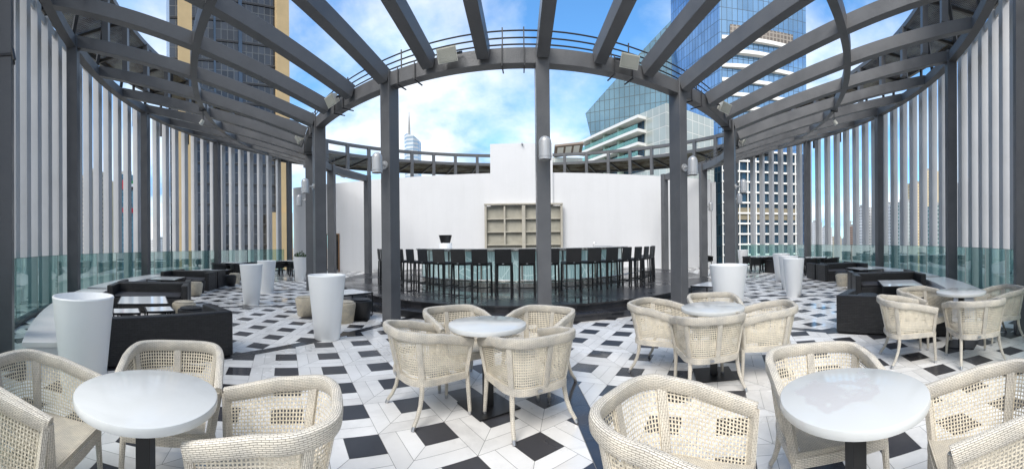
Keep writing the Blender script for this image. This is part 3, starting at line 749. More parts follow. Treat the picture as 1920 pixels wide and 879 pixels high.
# low tables
def low_table(name, w_, d_, h, p, rz, lab, top=None, group='low booth tables'):
    t = empty(name, p, rz, lab, 'low table', group)
    mb = MB(); mb.box((0, 0, h-.006), (w_-.03, d_-.03, .012)); mb.build('table_top', top or M['ltop'], t)
    mb = MB()
    for s_ in (-1, 1): mb.bar((-w_/2, s_*(d_/2-.01), h-.015), (w_/2, s_*(d_/2-.01), h-.015), .022, .03); mb.bar((s_*(w_/2-.01), -d_/2+.021, h-.015), (s_*(w_/2-.01), d_/2-.021, h-.015), .022, .03)
    mb.build('table_frame', M['black'], t)
    for sx in (-1, 1):
        for sy in (-1, 1):
            mb = MB(); mb.bar((sx*(w_/2-.015), sy*(d_/2-.015), 0), (sx*(w_/2-.015), sy*(d_/2-.015), h-.031), .024, .024); mb.build('leg', M['black'], t)
M['ltop'] = mat('white_glass_top', (.80, .82, .82), .07, noise=.02)
def lt(r, phi, w_, d_, h, lab): low_table('low_table', w_, d_, h, pol(r, phi), radial_rz(phi), lab)
lt(11.42, -31.9, .92, 1.0, .45, 'large square white low table in the nearest left booth')
lt(11.73, -26.9, .44, .44, .42, 'small white low table beside the fence side of the nearest left booth')
lt(11.19, -26.9, .46, .46, .44, 'small white low table in front of the poufs in the nearest left booth')
lt(11.73, -56.2, .92, 1.2, .45, 'white low table in the second left booth')
lt(11.86, -78.1, .92, 1.2, .45, 'white low table in the farthest left booth')
lt(11.52, 40.5, .92, 1.25, .45, 'long white low table in the nearest right booth')
lt(11.93, 63.8, .92, 1.3, .45, 'white low table in the second right booth')
lt(12.01, 83.6, .92, 1.2, .45, 'white low table in the farthest right booth')
lt(7.22, -30.4, .80, .80, .45, 'white low table on thin black legs by the black steps at left')
lt(7.22, 36.9, .80, .90, .45, 'white low table on thin black legs by the black steps at right')

# poufs
def pouf(m, lab, r, phi, grp, s=1.):
    t = empty('pouf', pol(r, phi), random.uniform(0, 6), lab, 'pouf', grp)
    mb = MB(); mb.lathe([(0, .0), (.17, .0), (.185, .015), (.235, .33), (.225, .365), (.19, .38), (0, .385)], 28); mb.build('pouf_body', m, t, True)
    mb = MB(); mb.lathe([(0, .386), (.19, .386), (.195, .392), (.18, .398), (0, .40)], 28); mb.build('seat_pad', m, t, True)
CW, BW = M['creamweave'], M['blackfine']
pouf(CW, 'cream woven pouf beside the black pouf in the nearest left booth', 10.63, -32.4, 'cream poufs')
pouf(BW, 'black woven pouf at the open end of the nearest left booth', 10.60, -28.5, 'black poufs')
pouf(CW, 'cream woven pouf against the back of the left double sofa', 10.64, -53.4, 'cream poufs')
pouf(BW, 'black woven pouf beside the cream one in the second left booth', 10.73, -57.0, 'black poufs')
pouf(BW, 'black woven pouf standing free beyond the left double sofas', 10.41, -69.3, 'black poufs')
pouf(CW, 'cream woven pouf farthest along the left aisle', 10.66, -74.2, 'cream poufs')
pouf(CW, 'cream woven pouf standing free in the right aisle', 10.67, 57.8, 'cream poufs')
pouf(BW, 'black woven pouf behind the cream one in the right aisle', 10.91, 62.0, 'black poufs')
pouf(BW, 'black woven pouf inside the nearest right booth', 10.76, 33.2, 'black poufs')
pouf(CW, 'cream woven pouf between the tall planter and the black steps', 7.85, -24.6, 'cream poufs')
pouf(BW, 'black woven pouf beside the thick left pillar', 7.41, -24.8, 'black poufs')
pouf(CW, 'cream woven pouf half hidden left of the tall planter', 8.12, -31.7, 'cream poufs')

# ------------------------------------------------------------------ planters
def planter(p, rt, rb, h, lab, sx=1.):
    t = empty('tall_planter', p, 0, lab, 'planter', 'tall white round planters')
    mb = MB(); wl = .025
    mb.lathe([(0, 0), (rb-.01, 0), (rb, .012), (rt-.004, h-.03), (rt, h-.012), (rt-.006, h), (rt-wl+.004, h), (rt-wl, h-.008), (rt-wl-.02, h-.14), (0, h-.145)], 48)
    o = mb.build('planter_shell', M['plastic'], t, True); return t
planter((-3.36, -12.01, 0), .305, .205, .985, 'tall white planter nearest the camera, beside the left bench')
planter((-2.929, -8.350, 0), .30, .20, 1.0, 'tall white planter in front of the thick left pillars')
planter((-6.233, -6.426, 0), .295, .20, 1.0, 'tall white planter in the left aisle, nearer of the close pair')
planter((-7.393, -4.406, 0), .30, .20, 1.0, 'tall white planter in the left aisle, farther of the close pair')
pp = (-8.590, -0.787, 0)
planter(pp, .30, .20, 1.0, 'tall white planter with a green bush at the far left')
planter((3.914, -7.098, 0), .385, .25, 1.0, 'widest white planter, right of the bar behind the cafe chairs')
planter((6.559, -6.091, 0), .29, .20, 1.0, 'tall white planter standing nearest in the right aisle')
planter((7.42, -4.90, 0), .30, .20, 1.0, 'tall white planter in the right aisle, middle of the three')
planter((8.70, -3.05, 0), .32, .21, 1.0, 'tall white planter in the right aisle, farthest of the three')
planter((11.2, 3.1, 0), .30, .20, 1.0, 'tall white planter beside the thick right pillar, farthest back')
t = empty('leafy_shrub', (pp[0], pp[1], .9), 0, 'small bushy green plant in the far left planter', 'plant')
mb = MB()
for i in range(330):
    a = random.uniform(0, 2*PI); rr = .30*random.random()**.5; z = .05+.30*random.random()*(1-(rr/.34)**2)
    c = Vector((rr*math.cos(a), rr*math.sin(a), z)); d = Vector((random.uniform(-1, 1), random.uniform(-1, 1), random.uniform(-.2, 1))).normalized(); s_ = d.cross(Vector((.3, .5, .8))).normalized()
    mb.face([c-d*.04, c+s_*.02, c+d*.045, c-s_*.02])
mb.build('foliage', M['leaf'], t)
mb = MB()
for i in range(7): a = i; mb.tube([(0, 0, -.06), (.1*math.cos(a), .1*math.sin(a), .12)], .008, 5)
mb.build('stem', M['soil'], t)

# ------------------------------------------------------------------ cafe tables and chairs
def cafe_table(x, y, rz, lab, topm):
    t = empty('cafe_table', (x, y, 0), rz, lab, 'table', 'round cafe tables')
    rt = .35
    mb = MB(); mb.lathe([(0, .705), (rt-.012, .705), (rt-.003, .710), (rt, .72), (rt, .738), (rt-.003, .747), (rt-.010, .75), (0, .75)], 72); mb.build('table_top', topm, t, True)
    mb = MB(); mb.box((0, 0, .359), (.075, .075, .69), bev=.003); mb.box((0, 0, .698), (.22, .22, .012)); mb.build('pedestal', M['black'], t)
    mb = MB(); mb.box((0, 0, .0085), (.42, .42, .012), bev=.003); mb.build('base_plate', M['black'], t)
cafe_table(-1.536, -12.429, .6, 'round white cafe table nearest on the left', M['marble'])
cafe_table(1.345, -12.303, -.3, 'round cafe table nearest on the right, with damp stains', M['wetmarble'])
cafe_table(-0.316, -10.070, R(37), 'round white cafe table in the middle, left of the central pillar', M['marble'])
cafe_table(1.993, -9.852, R(-20), 'round white cafe table right of the bar steps', M['marble'])
cafe_table(4.772, -11.442, R(10), 'round white cafe table at the far right by the glass', M['marble'])

def U(s, k):
    """barrel plan curve; s -1..1 around the back, k 0 bottom .. 1 top"""
    hw = .262+.053*k; bx = -.235-.085*k; fx = .275+.02*k
    mx_ = -.02
    if abs(s) > .52:
        q = (abs(s)-.52)/.48; x = mx_+(fx-mx_)*q; y = hw-.010*q
    else:
        b = abs(s)/.52*PI/2; x = mx_+(bx-mx_)*math.cos(b)**.62; y = hw*math.sin(b)**.62
    return x, math.copysign(y, s)
def arclen_param(n, k):
    ss = [-1+2*i/800 for i in range(801)]; P_ = [U(s, k) for s in ss]; l = [0]
    for i in range(1, 801): l.append(l[-1]+math.hypot(P_[i][0]-P_[i-1][0], P_[i][1]-P_[i-1][1]))
    out = []; j = 0
    for i in range(n):
        tgt = l[-1]*i/(n-1)
        while j < 799 and l[j+1] < tgt: j += 1
        f = (tgt-l[j])/max(1e-9, l[j+1]-l[j]); out.append(ss[j]+(ss[j+1]-ss[j])*min(1, f))
    return out, l[-1]
def rim_z(s):
    a = abs(s)
    return .735 if a < .3 else .735-.105*((a-.3)/.7)**1.15
ZB = .345
def surf(s, k):
    x, y = U(s, k); return Vector((x, y, ZB+(rim_z(s)-ZB)*k))
def make_chair():
    t = empty('armchair', cat='armchair', group='cream woven armchairs')
    ss, tot = arclen_param(61, 1.)
    sec = [(.016, -.041), (.022, -.032), (.026, .008), (.022, .026), (.010, .034), (-.010, .034), (-.022, .026), (-.026, .008), (-.022, -.032), (-.016, -.041)]
    pts = [surf(s, 1.) for s in ss]
    # front ends curl slightly down
    mb = MB(); mb.tube(pts, 1., sec=sec); mb.build('top_rail', M['rattan'], t, True)
    ss2, _ = arclen_param(41, 0.)
    low = [Vector((*U(s, 0.), ZB)) for s in ss2]
    sec2 = [(.020, -.028), (.022, 0), (.020, .026), (0, .030), (-.020, .026), (-.022, 0), (-.020, -.028)]
    mb = MB(); mb.tube(low, 1., sec=sec2)
    mb.tube([(.275, -.255, ZB), (.285, 0, ZB+.002), (.275, .255, ZB)], 1., sec=sec2); mb.build('seat_rail', M['rattan'], t, True)
    # posts
    sec3 = [(.024, -.014), (.024, .014), (.012, .018), (-.012, .018), (-.024, .014), (-.024, -.014)]
    for s in (-.985, -.36, 0, .36, .985):
        P_ = [surf(s, k/5) for k in range(6)]
        nx = Vector((P_[0].x+.02, P_[0].y, 0)).normalized()
        mb = MB(); mb.tube(P_, 1., sec=[(a, b) for a, b in sec3], upv=nx); mb.build('post', M['rattan'], t, True)
    # open woven panel: real strands
    mb = MB(); n = int(tot/.0190); sv, _ = arclen_param(n, .5); rows = 17; hw = .0038; th = .0016
    nrm = []
    for i, s in enumerate(sv):
        a = surf(sv[max(0, i-1)], .5); b = surf(sv[min(n-1, i+1)], .5); d = (b-a); d.z = 0; d.normalize(); nrm.append((d, Vector((d.y, -d.x, 0))))
    for i in range(1, n-1):
        d, nn_ = nrm[i]; prev = None
        for j in range(rows+1):
            k = (j+.0)/rows; off = th if (i+j) % 2 else -th
            p = surf(sv[i], .04+.92*k)+nn_*off
            cur = (p-d*hw, p+d*hw)
            if prev: mb.face([prev[0], prev[1], cur[1], cur[0]])
            prev = cur
    for j in range(rows+1):
        k = j/rows; prev = None
        for i in range(n):
            d, nn_ = nrm[i]; off = -th if (i+j) % 2 else th
            p = surf(sv[i], .04+.92*k)+nn_*off
            cur = (p-Vector((0, 0, hw)), p+Vector((0, 0, hw)))
            if prev: mb.face([prev[0], cur[0], cur[1], prev[1]])
            prev = cur
    mb.build('woven_panel', M['strand'], t)
    # seat
    mb = MB(); ssz = [U(s, .1) for s in ss2]; poly = [(x*.97, y*.97) for x, y in ssz]
    cx = .0
    for zz_, f in ((.405, 0),):
        i0 = len(mb.v)
        grid = 14
        pts2 = []
        for (x, y) in poly: pts2.append((x, y))
        m_ = len(pts2)
        # strips from centre line to the outline, gently domed
        for q in range(m_-1):
            a, b = pts2[q], pts2[q+1]; c1 = (a[0], 0.); 
        ys = [-.26+.52*i/16 for i in range(17)]; xs = [-.25+.53*i/16 for i in range(17)]
        def inside(x, y):
            yy = .265*.97
            if x > -.02: return abs(y) <= yy
            return (abs(x+.02)/.225)**3.2+(abs(y)/yy)**3.2 <= 1.02
        for i in range(16):
            for j in range(16):
                q4 = [(xs[i], ys[j]), (xs[i+1], ys[j]), (xs[i+1], ys[j+1]), (xs[i], ys[j+1])]
                if sum(inside(*p) for p in q4) < 3: continue
                vv = [(x, y, .398-.02*math.exp(-((x/.15)**2+(y/.15)**2))) for x, y in q4]
                mb.face(vv, uv=q4)
    mb.boxm(Matrix.Translation((.283, 0, .372)), .02, .50, .05)
    mb.build('seat', M['rattan_dense'], t)
    # legs
    rs = [(.017*math.cos(2*PI*q/8), .017*math.sin(2*PI*q/8)) for q in range(8)]
    for sy in (-1, 1):
        f0 = Vector((.272, sy*.253, ZB)); ft = Vector((.285, sy*.270, .03))
        mb = MB(); mb.tube([f0, ft], [.021, .016], 8); lg = mb.build('leg', M['rattan'], t, True)
        mb = MB(); mb.tube([ft+Vector((0, 0, .002)), Vector((ft.x, ft.y, 0))], [.0175, .015], 10); mb.build('foot_cap', M['cap'], lg, True)
        cx_, cy_ = U(.36, 0)
        P_ = [Vector((cx_, sy*cy_, ZB)), Vector((cx_-.004, sy*(cy_+.003), .26)), Vector((cx_-.022, sy*(cy_+.012), .17)), Vector((cx_-.056, sy*(cy_+.026), .09)), Vector((cx_-.098, sy*(cy_+.042), .03))]
        mb = MB(); mb.tube(P_, [.021, .020, .018, .0165, .016], 8); lg = mb.build('leg', M['rattan'], t, True)
        mb = MB(); mb.tube([P_[-1]+Vector((.004, 0, .003)), P_[-1]+Vector((-.012, sy*.004, -.03))], [.0175, .015], 10); mb.build('foot_cap', M['cap'], lg, True)
    mb = MB(); mb.box((-.262, 0.06, ZB), (.006, .04, .02)); mb.build('badge', M['cap'], t)
    return t
chair0 = make_chair(); first = True
CH = [
 (-0.851, -10.220, 41.7, 'cream woven armchair in front of the middle table, left one seen from behind'),
 (0.046, -10.328, 120.6, 'cream woven armchair in front of the middle table, right one seen from behind'),
 (-0.676, -9.540, -54, 'cream woven armchair behind the middle table on its left'),
 (0.167, -9.563, -123, 'cream woven armchair behind the middle table on its right'),
 (-1.098, -12.040, 210, 'cream woven armchair to the right of the nearest left table'),
 (-1.964, -11.962, -44, 'cream woven armchair behind the nearest left table, in front of the black sofa'),
 (-2.088, -12.823, 40, 'cream woven armchair left of the nearest left table, below the bench'),
 (-1.617, -13.302, 52, 'cream woven armchair in the bottom left corner of the picture, only its arm in view'),
 (0.651, -11.916, -44, 'large cream woven armchair left of the stained nearest right table'),
 (1.599, -11.870, -118, 'cream woven armchair behind the stained nearest right table'),
 (1.725, -12.856, 127, 'cream woven armchair right of the stained nearest right table'),
 (1.565, -9.338, -42, 'cream woven armchair left of the table right of the steps'),
 (1.782, -10.120, 82, 'cream woven armchair in front of the table right of the steps, seen from behind'),
 (2.500, -10.135, 150, 'cream woven armchair right of the table right of the steps'),
 (2.353, -9.249, -107, 'cream woven armchair behind the table right of the steps, before the wide planter'),
 (3.908, -11.058, -42, 'cream woven armchair at far right table, front left one'),
 (4.233, -11.839, 44, 'cream woven armchair at far right table, front right one'),
 (4.659, -10.911, -101, 'cream woven armchair at far right table, back left one by the sofa'),
 (5.248, -11.872, 135, 'cream woven armchair at far right table, back right one by the glass'),
]
for x, y, h, lb in CH:
    o = chair0 if first else copy_tree(chair0); first = False
    place(o, (x, y, 0), R(h), lb)

# ------------------------------------------------------------------ dark dining sets far back
def dark_chair():
    t = empty('dark_armchair', cat='armchair', group='black woven armchairs of the far dining sets')
    mb = MB(); mb.box((0, 0, .42), (.48, .50, .06), bev=.01); mb.build('seat', M['blackfine'], t)
    mb = MB(); P_ = []
    for i in range(13):
        s = -1+2*i/12; x, y = U(s, .6); P_.append((x, y, .70 if abs(s) < .4 else .70-.06*(abs(s)-.4)/.6))
    mb.tube(P_, .03, 8)
    for i in range(12):
        a, b = P_[i], P_[i+1]; mb.face([(a[0], a[1], .42), (b[0], b[1], .42), (b[0], b[1], b[2]), (a[0], a[1], a[2])])
    mb.build('backrest', M['blackfine'], t, True)
    for sx, sy in ((-1, -1), (-1, 1), (1, -1), (1, 1)):
        mb = MB(); mb.bar((sx*.2, sy*.22, .40), (sx*.24, sy*.24, 0), .036, .036); mb.build('leg', M['blackfine'], t)
    return t
dc0 = dark_chair(); first = True
def dark_table(x, y, lab):
    t = empty('dining_table', (x, y, 0), random.uniform(0, 1), lab, 'table', 'far dining tables')
    mb = MB(); mb.box((0, 0, .735), (.85, .85, .03), bev=.005); mb.build('table_top', M['ltop'], t)
    for sx, sy in ((-1, -1), (-1, 1), (1, -1), (1, 1)):
        mb = MB(); mb.bar((sx*.38, sy*.38, .72), (sx*.38, sy*.38, 0), .045, .045); mb.build('leg', M['black'], t)
def dining(x, y, who, angs, tname):
    global first
    dark_table(x, y, tname)
    for i, a in enumerate(angs):
        o = dc0 if first else copy_tree(dc0); first = False
        side = {0: 'near', 1: 'left', 2: 'far', 3: 'right'}[i]
        place(o, (x-.72*math.cos(R(a)), y-.72*math.sin(R(a)), 0), R(a), f'black woven armchair, {side} side of {who}')
dining(-10.6, 1.3, 'the dining table beside the shrub planter', (60, -30, -120, 150), 'square dining table beside the far left shrub planter')
dining(-11.6, -1.6, 'the dining table by the far left glass', (60, -30, -120, 150), 'square dining table by the far left glass')
dining(10.7, .7, 'the dining table left of the right aisle planters', (120, 30, -60, -150), 'square dining table at the far right behind the planters')
dining(11.7, -1.9, 'the dining table at the far right glass', (120, 30, -60, -150), 'square dining table by the far right glass')
o = copy_tree(dc0); place(o, (9.35, 3.9, 0), R(-60), 'lone black woven armchair against the right end of the white wall')

# small clutter along wall foot
for i, (x, lb) in enumerate(((-7.6, 'small grey floor box at the wall foot left of the bar'), (-7.1, 'second small grey floor box at the wall foot left of the bar'), (7.4, 'small grey floor box at the wall foot right of the bar'))):
    mb = MB(); mb.box((0, 0, .09), (.22, .18, .17), bev=.01); o = mb.build('junction_box', M['lampgrey']); o.location = (x, BARWALL_Y-.12, 0); tag(o, lb, 'box')

# ------------------------------------------------------------------ the city around
def bear(px): return (px-978.4)/FPX
def hor(px): th = (px-960)/FPX; return 456.5-7.22*math.sin(th)
def gp(b, d): return Vector((d*math.sin(b), -DC+d*math.cos(b), 0))
def facade(name, wallc, winc, bw, fh, mort=.5, rough=.5, metal=0., vary=.5, msz=None):
    """window grid in metres on the UVs: brick = window, mortar = wall"""
    def f(t, b, co, K):
        d = [c*(1-vary) for c in winc]
        br = N(t, 'ShaderNodeTexBrick', inp={'Color1': (*winc, 1), 'Color2': (*d, 1), 'Mortar': (*wallc, 1), 'Scale': 1, 'Mortar Size': mort, 'Mortar Smooth': 0., 'Bias': -.1, 'Brick Width': bw, 'Row Height': fh}); br.offset = 0
        K(co.outputs['UV'], br.inputs['Vector'])
        n = N(t, 'ShaderNodeTexNoise', inp={'Scale': .07, 'Detail': 5}); K(co.outputs['Object'], n.inputs['Vector'])
        rr = ramp(t, [(.3, g(.78)), (.7, g(1.1))]); K(n.outputs[0], rr.inputs[0])
        mm = N(t, 'ShaderNodeMix', data_type='RGBA', blend_type='MULTIPLY', inp={0: 1.0}); K(br.outputs[0], mm.inputs[6]); K(rr.outputs[0], mm.inputs[7]); K(mm.outputs[2], b.inputs['Base Color'])
        iv = N(t, 'ShaderNodeMath', operation='SUBTRACT', inp={0: 1.}); K(br.outputs['Fac'], iv.inputs[1])
        q = N(t, 'ShaderNodeMapRange', inp={3: .7, 4: rough}); K(iv.outputs[0], q.inputs[0]); K(q.outputs[0], b.inputs['Roughness'])
        if metal:
            q2 = N(t, 'ShaderNodeMath', operation='MULTIPLY', inp={1: metal}); K(iv.outputs[0], q2.inputs[0]); K(q2.outputs[0], b.inputs['Metallic'])
            n5 = N(t, 'ShaderNodeTexNoise', inp={'Scale': .12, 'Detail': 3}); K(co.outputs['Object'], n5.inputs['Vector'])
            bp = N(t, 'ShaderNodeBump', inp={'Strength': .12, 'Distance': .6}); K(n5.outputs[0], bp.inputs['Height']); K(bp.outputs[0], b.inputs['Normal'])
    return mat(name, wallc, .5, extra=f)
F = {}
F['blue'] = facade('blue_curtain_wall', (.06, .10, .15), (.25, .43, .66), 1.7, 3.9, .09, .06, .85, .22)
F['crystal'] = facade('teal_curtain_wall', (.08, .11, .12), (.20, .33, .41), 2.1, 3.9, .12, .05, .85, .15)
F['charcoal'] = facade('charcoal_curtain_wall', (.13, .14, .15), (.07, .085, .11), 1.1, 1.75, .07, .12, .5, .5)
F['whitegrid'] = facade('white_panel_grid', (.60, .60, .57), (.50, .54, .50), 2.4, 3.3, .09, .2, .2, .15)
F['darkwin'] = facade('dark_recessed_windows', (.03, .05, .06), (.03, .08, .13), 1.4, 3.3, .12, .1, .4, .7)
F['tan'] = mat('ochre_stone', (.62, .45, .24), .75, noise=.08, nscale=.4)
F['beige'] = facade('beige_flats', (.58, .50, .38), (.14, .15, .15), 3.0, 3.3, .85, .3, 0, .5)
F['tanflats'] = facade('tan_flats', (.66, .54, .34), (.30, .26, .20), 3.4, 3.4, 1.1, .4, 0, .5)
F['white'] = facade('white_flats', (.66, .66, .66), (.13, .16, .20), 3.2, 3.3, .9, .3, 0, .5)
F['grey'] = facade('grey_flats', (.42, .44, .46), (.10, .13, .17), 3.0, 3.3, .7, .3, 0, .5)
F['green'] = facade('sea_green_flats', (.46, .50, .50), (.08, .20, .20), 3.2, 3.3, .7, .2, .2, .4)
F['teal'] = facade('teal_glass_flats', (.16, .30, .38), (.03, .16, .24), 2.6, 3.3, .35, .15, .3, .5)
F['brown'] = facade('unfinished_concrete', (.32, .22, .17), (.06, .05, .05), 3.4, 3.3, .9, .6, 0, .4)
F['navy'] = facade('navy_glass', (.06, .10, .16), (.02, .05, .12), 2.4, 3.3, .3, .15, .3, .4)
F['roof'] = mat('roof_grey', (.33, .33, .32), .8, noise=.2, nscale=.3)
F['slab'] = mat('white_slab_edge', (.78, .77, .74), .6)
def prism(mb, pts, z0, z1, mi=0):
    """footprint (list of xy, counter-clockwise) extruded; UV in metres. z1 number or list"""
    n = len(pts); u = 0; zs = z1 if isinstance(z1, (list, tuple)) else [z1]*n
    for i in range(n):
        p, q = pts[i], pts[(i+1) % n]; l = math.hypot(q[0]-p[0], q[1]-p[1])
        mb.face([(p[0], p[1], z0), (q[0], q[1], z0), (q[0], q[1], zs[(i+1) % n]), (p[0], p[1], zs[i])], [(u, z0), (u+l, z0), (u+l, zs[(i+1) % n]), (u, zs[i])], mi); u += l
    mb.face([(p[0], p[1], z) for p, z in zip(pts, zs)], mi=mi)
def quad_fp(x0, x1, d0, d1, depth):
    a, b = gp(bear(x0), d0), gp(bear(x1), d1); dr = (b-a).normalized(); nn_ = Vector((-dr.y, dr.x, 0))
    if nn_.dot(gp((bear(x0)+bear(x1))/2, 1)-Vector((0, -DC, 0))) < 0: nn_ = -nn_
    return [tuple(v.xy) for v in (a, b, b+nn_*depth, a+nn_*depth)], dr, nn_
def ztop(px, py, d): return 1.46+(hor(px)-py)*d/FPX
def simple_tower(x0, x1, ytop, d, fm, lab, cat='tower', group=None, crown=0., depth=None, d1=None):
    xm = (x0+x1)/2; z = ztop(xm, ytop, d); wd = (x1-x0)/FPX*d
    fp, dr, nn_ = quad_fp(x0, x1, d, d1 or d*1.02, depth or max(14, wd*.9))
    t = empty('tower_block' if cat == 'tower' else 'city_building', (0, 0, GZ), 0, lab, cat, group)
    mb = MB(); prism(mb, fp, 0, z-GZ); mb.build('facade', fm, t)
    c = [sum(p[i] for p in fp)/4 for i in (0, 1)]
    mb = MB(); prism(mb, [((p[0]-c[0])*.55+c[0], (p[1]-c[1])*.55+c[1]) for p in fp], z-GZ+.05, z-GZ+3+crown); mb.build('rooftop_plant', F['roof'], t)
    return t
# --- left: charcoal and ochre tower
def bigleft():
    d0, d1 = 62, 66
    fp, dr, nn_ = quad_fp(320, 541, d0, d1, 20)
    zt = 55.0
    t = empty('office_tower', (0, 0, 0), 0, 'tall charcoal glass tower with ochre stone piers beyond the left fins', 'tower')
    mb = MB(); prism(mb, fp, GZ, zt); mb.build('curtain_wall', F['charcoal'], t)
    a = Vector((*fp[0], 0)); wd = (Vector((*fp[1], 0))-a).length
    rz = math.atan2(dr.y, dr.x)
    def pier(px0, px1, z0, z1, pr, m, nm):
        s0 = (px0-320)/221*wd; s1 = (px1-320)/221*wd
        c = a+dr*((s0+s1)/2)-nn_*(pr/2-.4)
        mb = MB(); mb.box((c.x, c.y, (z0+z1)/2), (s1-s0, pr+.8, z1-z0), rz); mb.build(nm, m, t)
    pier(335, 360, GZ+.5, zt-.5, 1.0, F['tan'], 'ochre_pier'); pier(517, 542, GZ+.5, zt-.5, 1.0, F['tan'], 'ochre_pier')
    pier(446, 453, GZ+.5, zt-1, .25, F['navy'], 'recess_strip'); pier(400, 404, GZ+.5, zt-1, .2, F['navy'], 'recess_strip')
    pier(498, 541, GZ+.5, ztop(520, 398, 63), 2.2, F['tan'], 'podium')
    for i in range(26):
        z = -30+3.5*i
        if z > zt-2: break
        c = a+dr*(wd/2)-nn_*.06
        mb = MB(); mb.box((c.x, c.y, z), (wd*.99, .18, .32), rz); mb.build('floor_band', M['darkmetal'], t)
bigleft()
# --- spire tower
t = empty('spire_tower', (0, 0, 0), 0, 'distant silver tower with a slanted top and thin spire above the gantry', 'tower')
d = 620.; c = gp(bear(772.5), d); wd = 27/FPX*d
fp = [(c.x-wd/2, c.y), (c.x-wd*.2, c.y-8), (c.x+wd*.25, c.y-8), (c.x+wd/2, c.y), (c.x+wd/2, c.y+20), (c.x-wd/2, c.y+20)]
zt_ = [ztop(760, 252, d), ztop(765, 252, d), ztop(775, 256, d), ztop(787, 262, d), ztop(787, 262, d), ztop(760, 252, d)]
F['band'] = facade('silver_bands', (.60, .64, .68), (.40, .50, .58), 40, 6.5, 1.6, .2, .5, .1)
mb = MB(); prism(mb, fp, GZ, zt_); mb.build('shaft', F['band'], t)
mb = MB(); zz_ = ztop(765, 254, d); mb.tube([(c.x-wd*.2, c.y+6, zz_-5), (c.x-wd*.2, c.y+6, ztop(767, 228, d)), (c.x-wd*.2, c.y+6, ztop(767, 206, d))], [2.6, 1.6, .5], 8); mb.build('spire', F['roof'], t)
# --- right: balcony building, crystal and big blue tower (three things)
def project(px, d, py): p = gp(bear(px), d); return Vector((p.x, p.y, ztop(px, py, d)))
t = empty('glass_tower', (0, 0, 0), 0, 'tall blue glass tower with white balcony bands and a white gridded lower part', 'tower')
pa, pb, pc = gp(bear(1262), 138), gp(bear(1353), 115), gp(bear(1514), 124)
nn_ = ((pa-pb).normalized()+(pc-pb).normalized())
fp = [tuple(v.xy) for v in (pa, pb, pc, pc+(pa-pb), )]
zm_ = ztop(1440, 283, 118)
mb = MB(); prism(mb, fp, zm_+.01, 110.); mb.build('curtain_wall', F['blue'], t)
mb = MB(); prism(mb, fp, GZ, zm_); mb.build('lower_wall', F['darkwin'], t)
dr = (pc-pb).normalized(); on = Vector((dr.y, -dr.x, 0)); wl_ = (pc-pb).length; rz = math.atan2(dr.y, dr.x)
for i in range(7):
    z = ztop(1440, 80+25.5*i, 118); off = .9+.5*math.sin(i*1.3); f0, f1 = .02, (.86 if i < 5 else .8)-.05*(i % 2)
    P_ = []
    for j in range(13):
        q = j/12; s = wl_*(f0+(f1-f0)*q); P_.append(pb+dr*s+on*(.4+off*math.sin(q*PI*.9+.2)))
    mb = MB(); n_ = len(P_); base = [pb+dr*(wl_*(f0+(f1-f0)*j/12))-on*.3 for j in range(13)]
    for j in range(12):
        a_, b_, c_, d_ = P_[j], P_[j+1], base[j+1], base[j]
        U_ = Vector((0, 0, .55)); Z_ = Vector((0, 0, z))
        mb.face([a_+Z_-U_, b_+Z_-U_, b_+Z_+U_, a_+Z_+U_]); mb.face([a_+Z_+U_, b_+Z_+U_, c_+Z_+U_, d_+Z_+U_]); mb.face([d_+Z_-U_, c_+Z_-U_, b_+Z_-U_, a_+Z_-U_])
    mb.face([P_[0]+Z_-U_, P_[0]+Z_+U_, base[0]+Z_+U_, base[0]+Z_-U_]); mb.face([P_[-1]+Z_-U_, base[-1]+Z_-U_, base[-1]+Z_+U_, P_[-1]+Z_+U_])
    mb.build('balcony_band', F['slab'], t)
zs_ = ztop(1440, 68, 118); cmid = pb+dr*wl_*.47+on*.35
mb = MB(); mb.box((cmid.x, cmid.y, zs_), (wl_*.72, .5, 4.2), rz); mb.build('brown_screen', facade('brown_screen_grid', (.34, .30, .26), (.16, .13, .11), 1.2, 1.4, .18, .5), t)
FHW = 19.2/FPX*118
for i in range(14):
    z = zm_-.3-FHW*i
    cpt = pb+dr*(wl_*.435)+on*.35
    mb = MB(); mb.box((cpt.x, cpt.y, z), (wl_*.86, .9, .52), rz); mb.build('floor_slab', F['slab'], t)
for i in range(10):
    s = wl_*(.012+.093*i); cpt = pb+dr*s+on*.30
    mb = MB(); mb.box((cpt.x, cpt.y, zm_-.3-FHW*6.5), (.28, .7, FHW*13-.1), rz); mb.build('facade_pier', F['slab'], t)
cpt = pb+dr*(wl_*.44)+on*.1; zb_ = ztop(1440, 401, 118); mb = MB(); mb.box((cpt.x, cpt.y, zb_), (wl_*.82, .5, FHW*1.15), rz); mb.build('plant_floor_louvres', mat('khaki_louvres', (.22, .19, .13), .7), t)
cpt = pb+dr*(wl_*.93)+on*.22; mb = MB(); mb.box((cpt.x, cpt.y, (zm_+GZ)/2), (wl_*.10, .6, zm_-GZ-.5), rz); mb.build('corner_glass_strip', F['navy'], t)

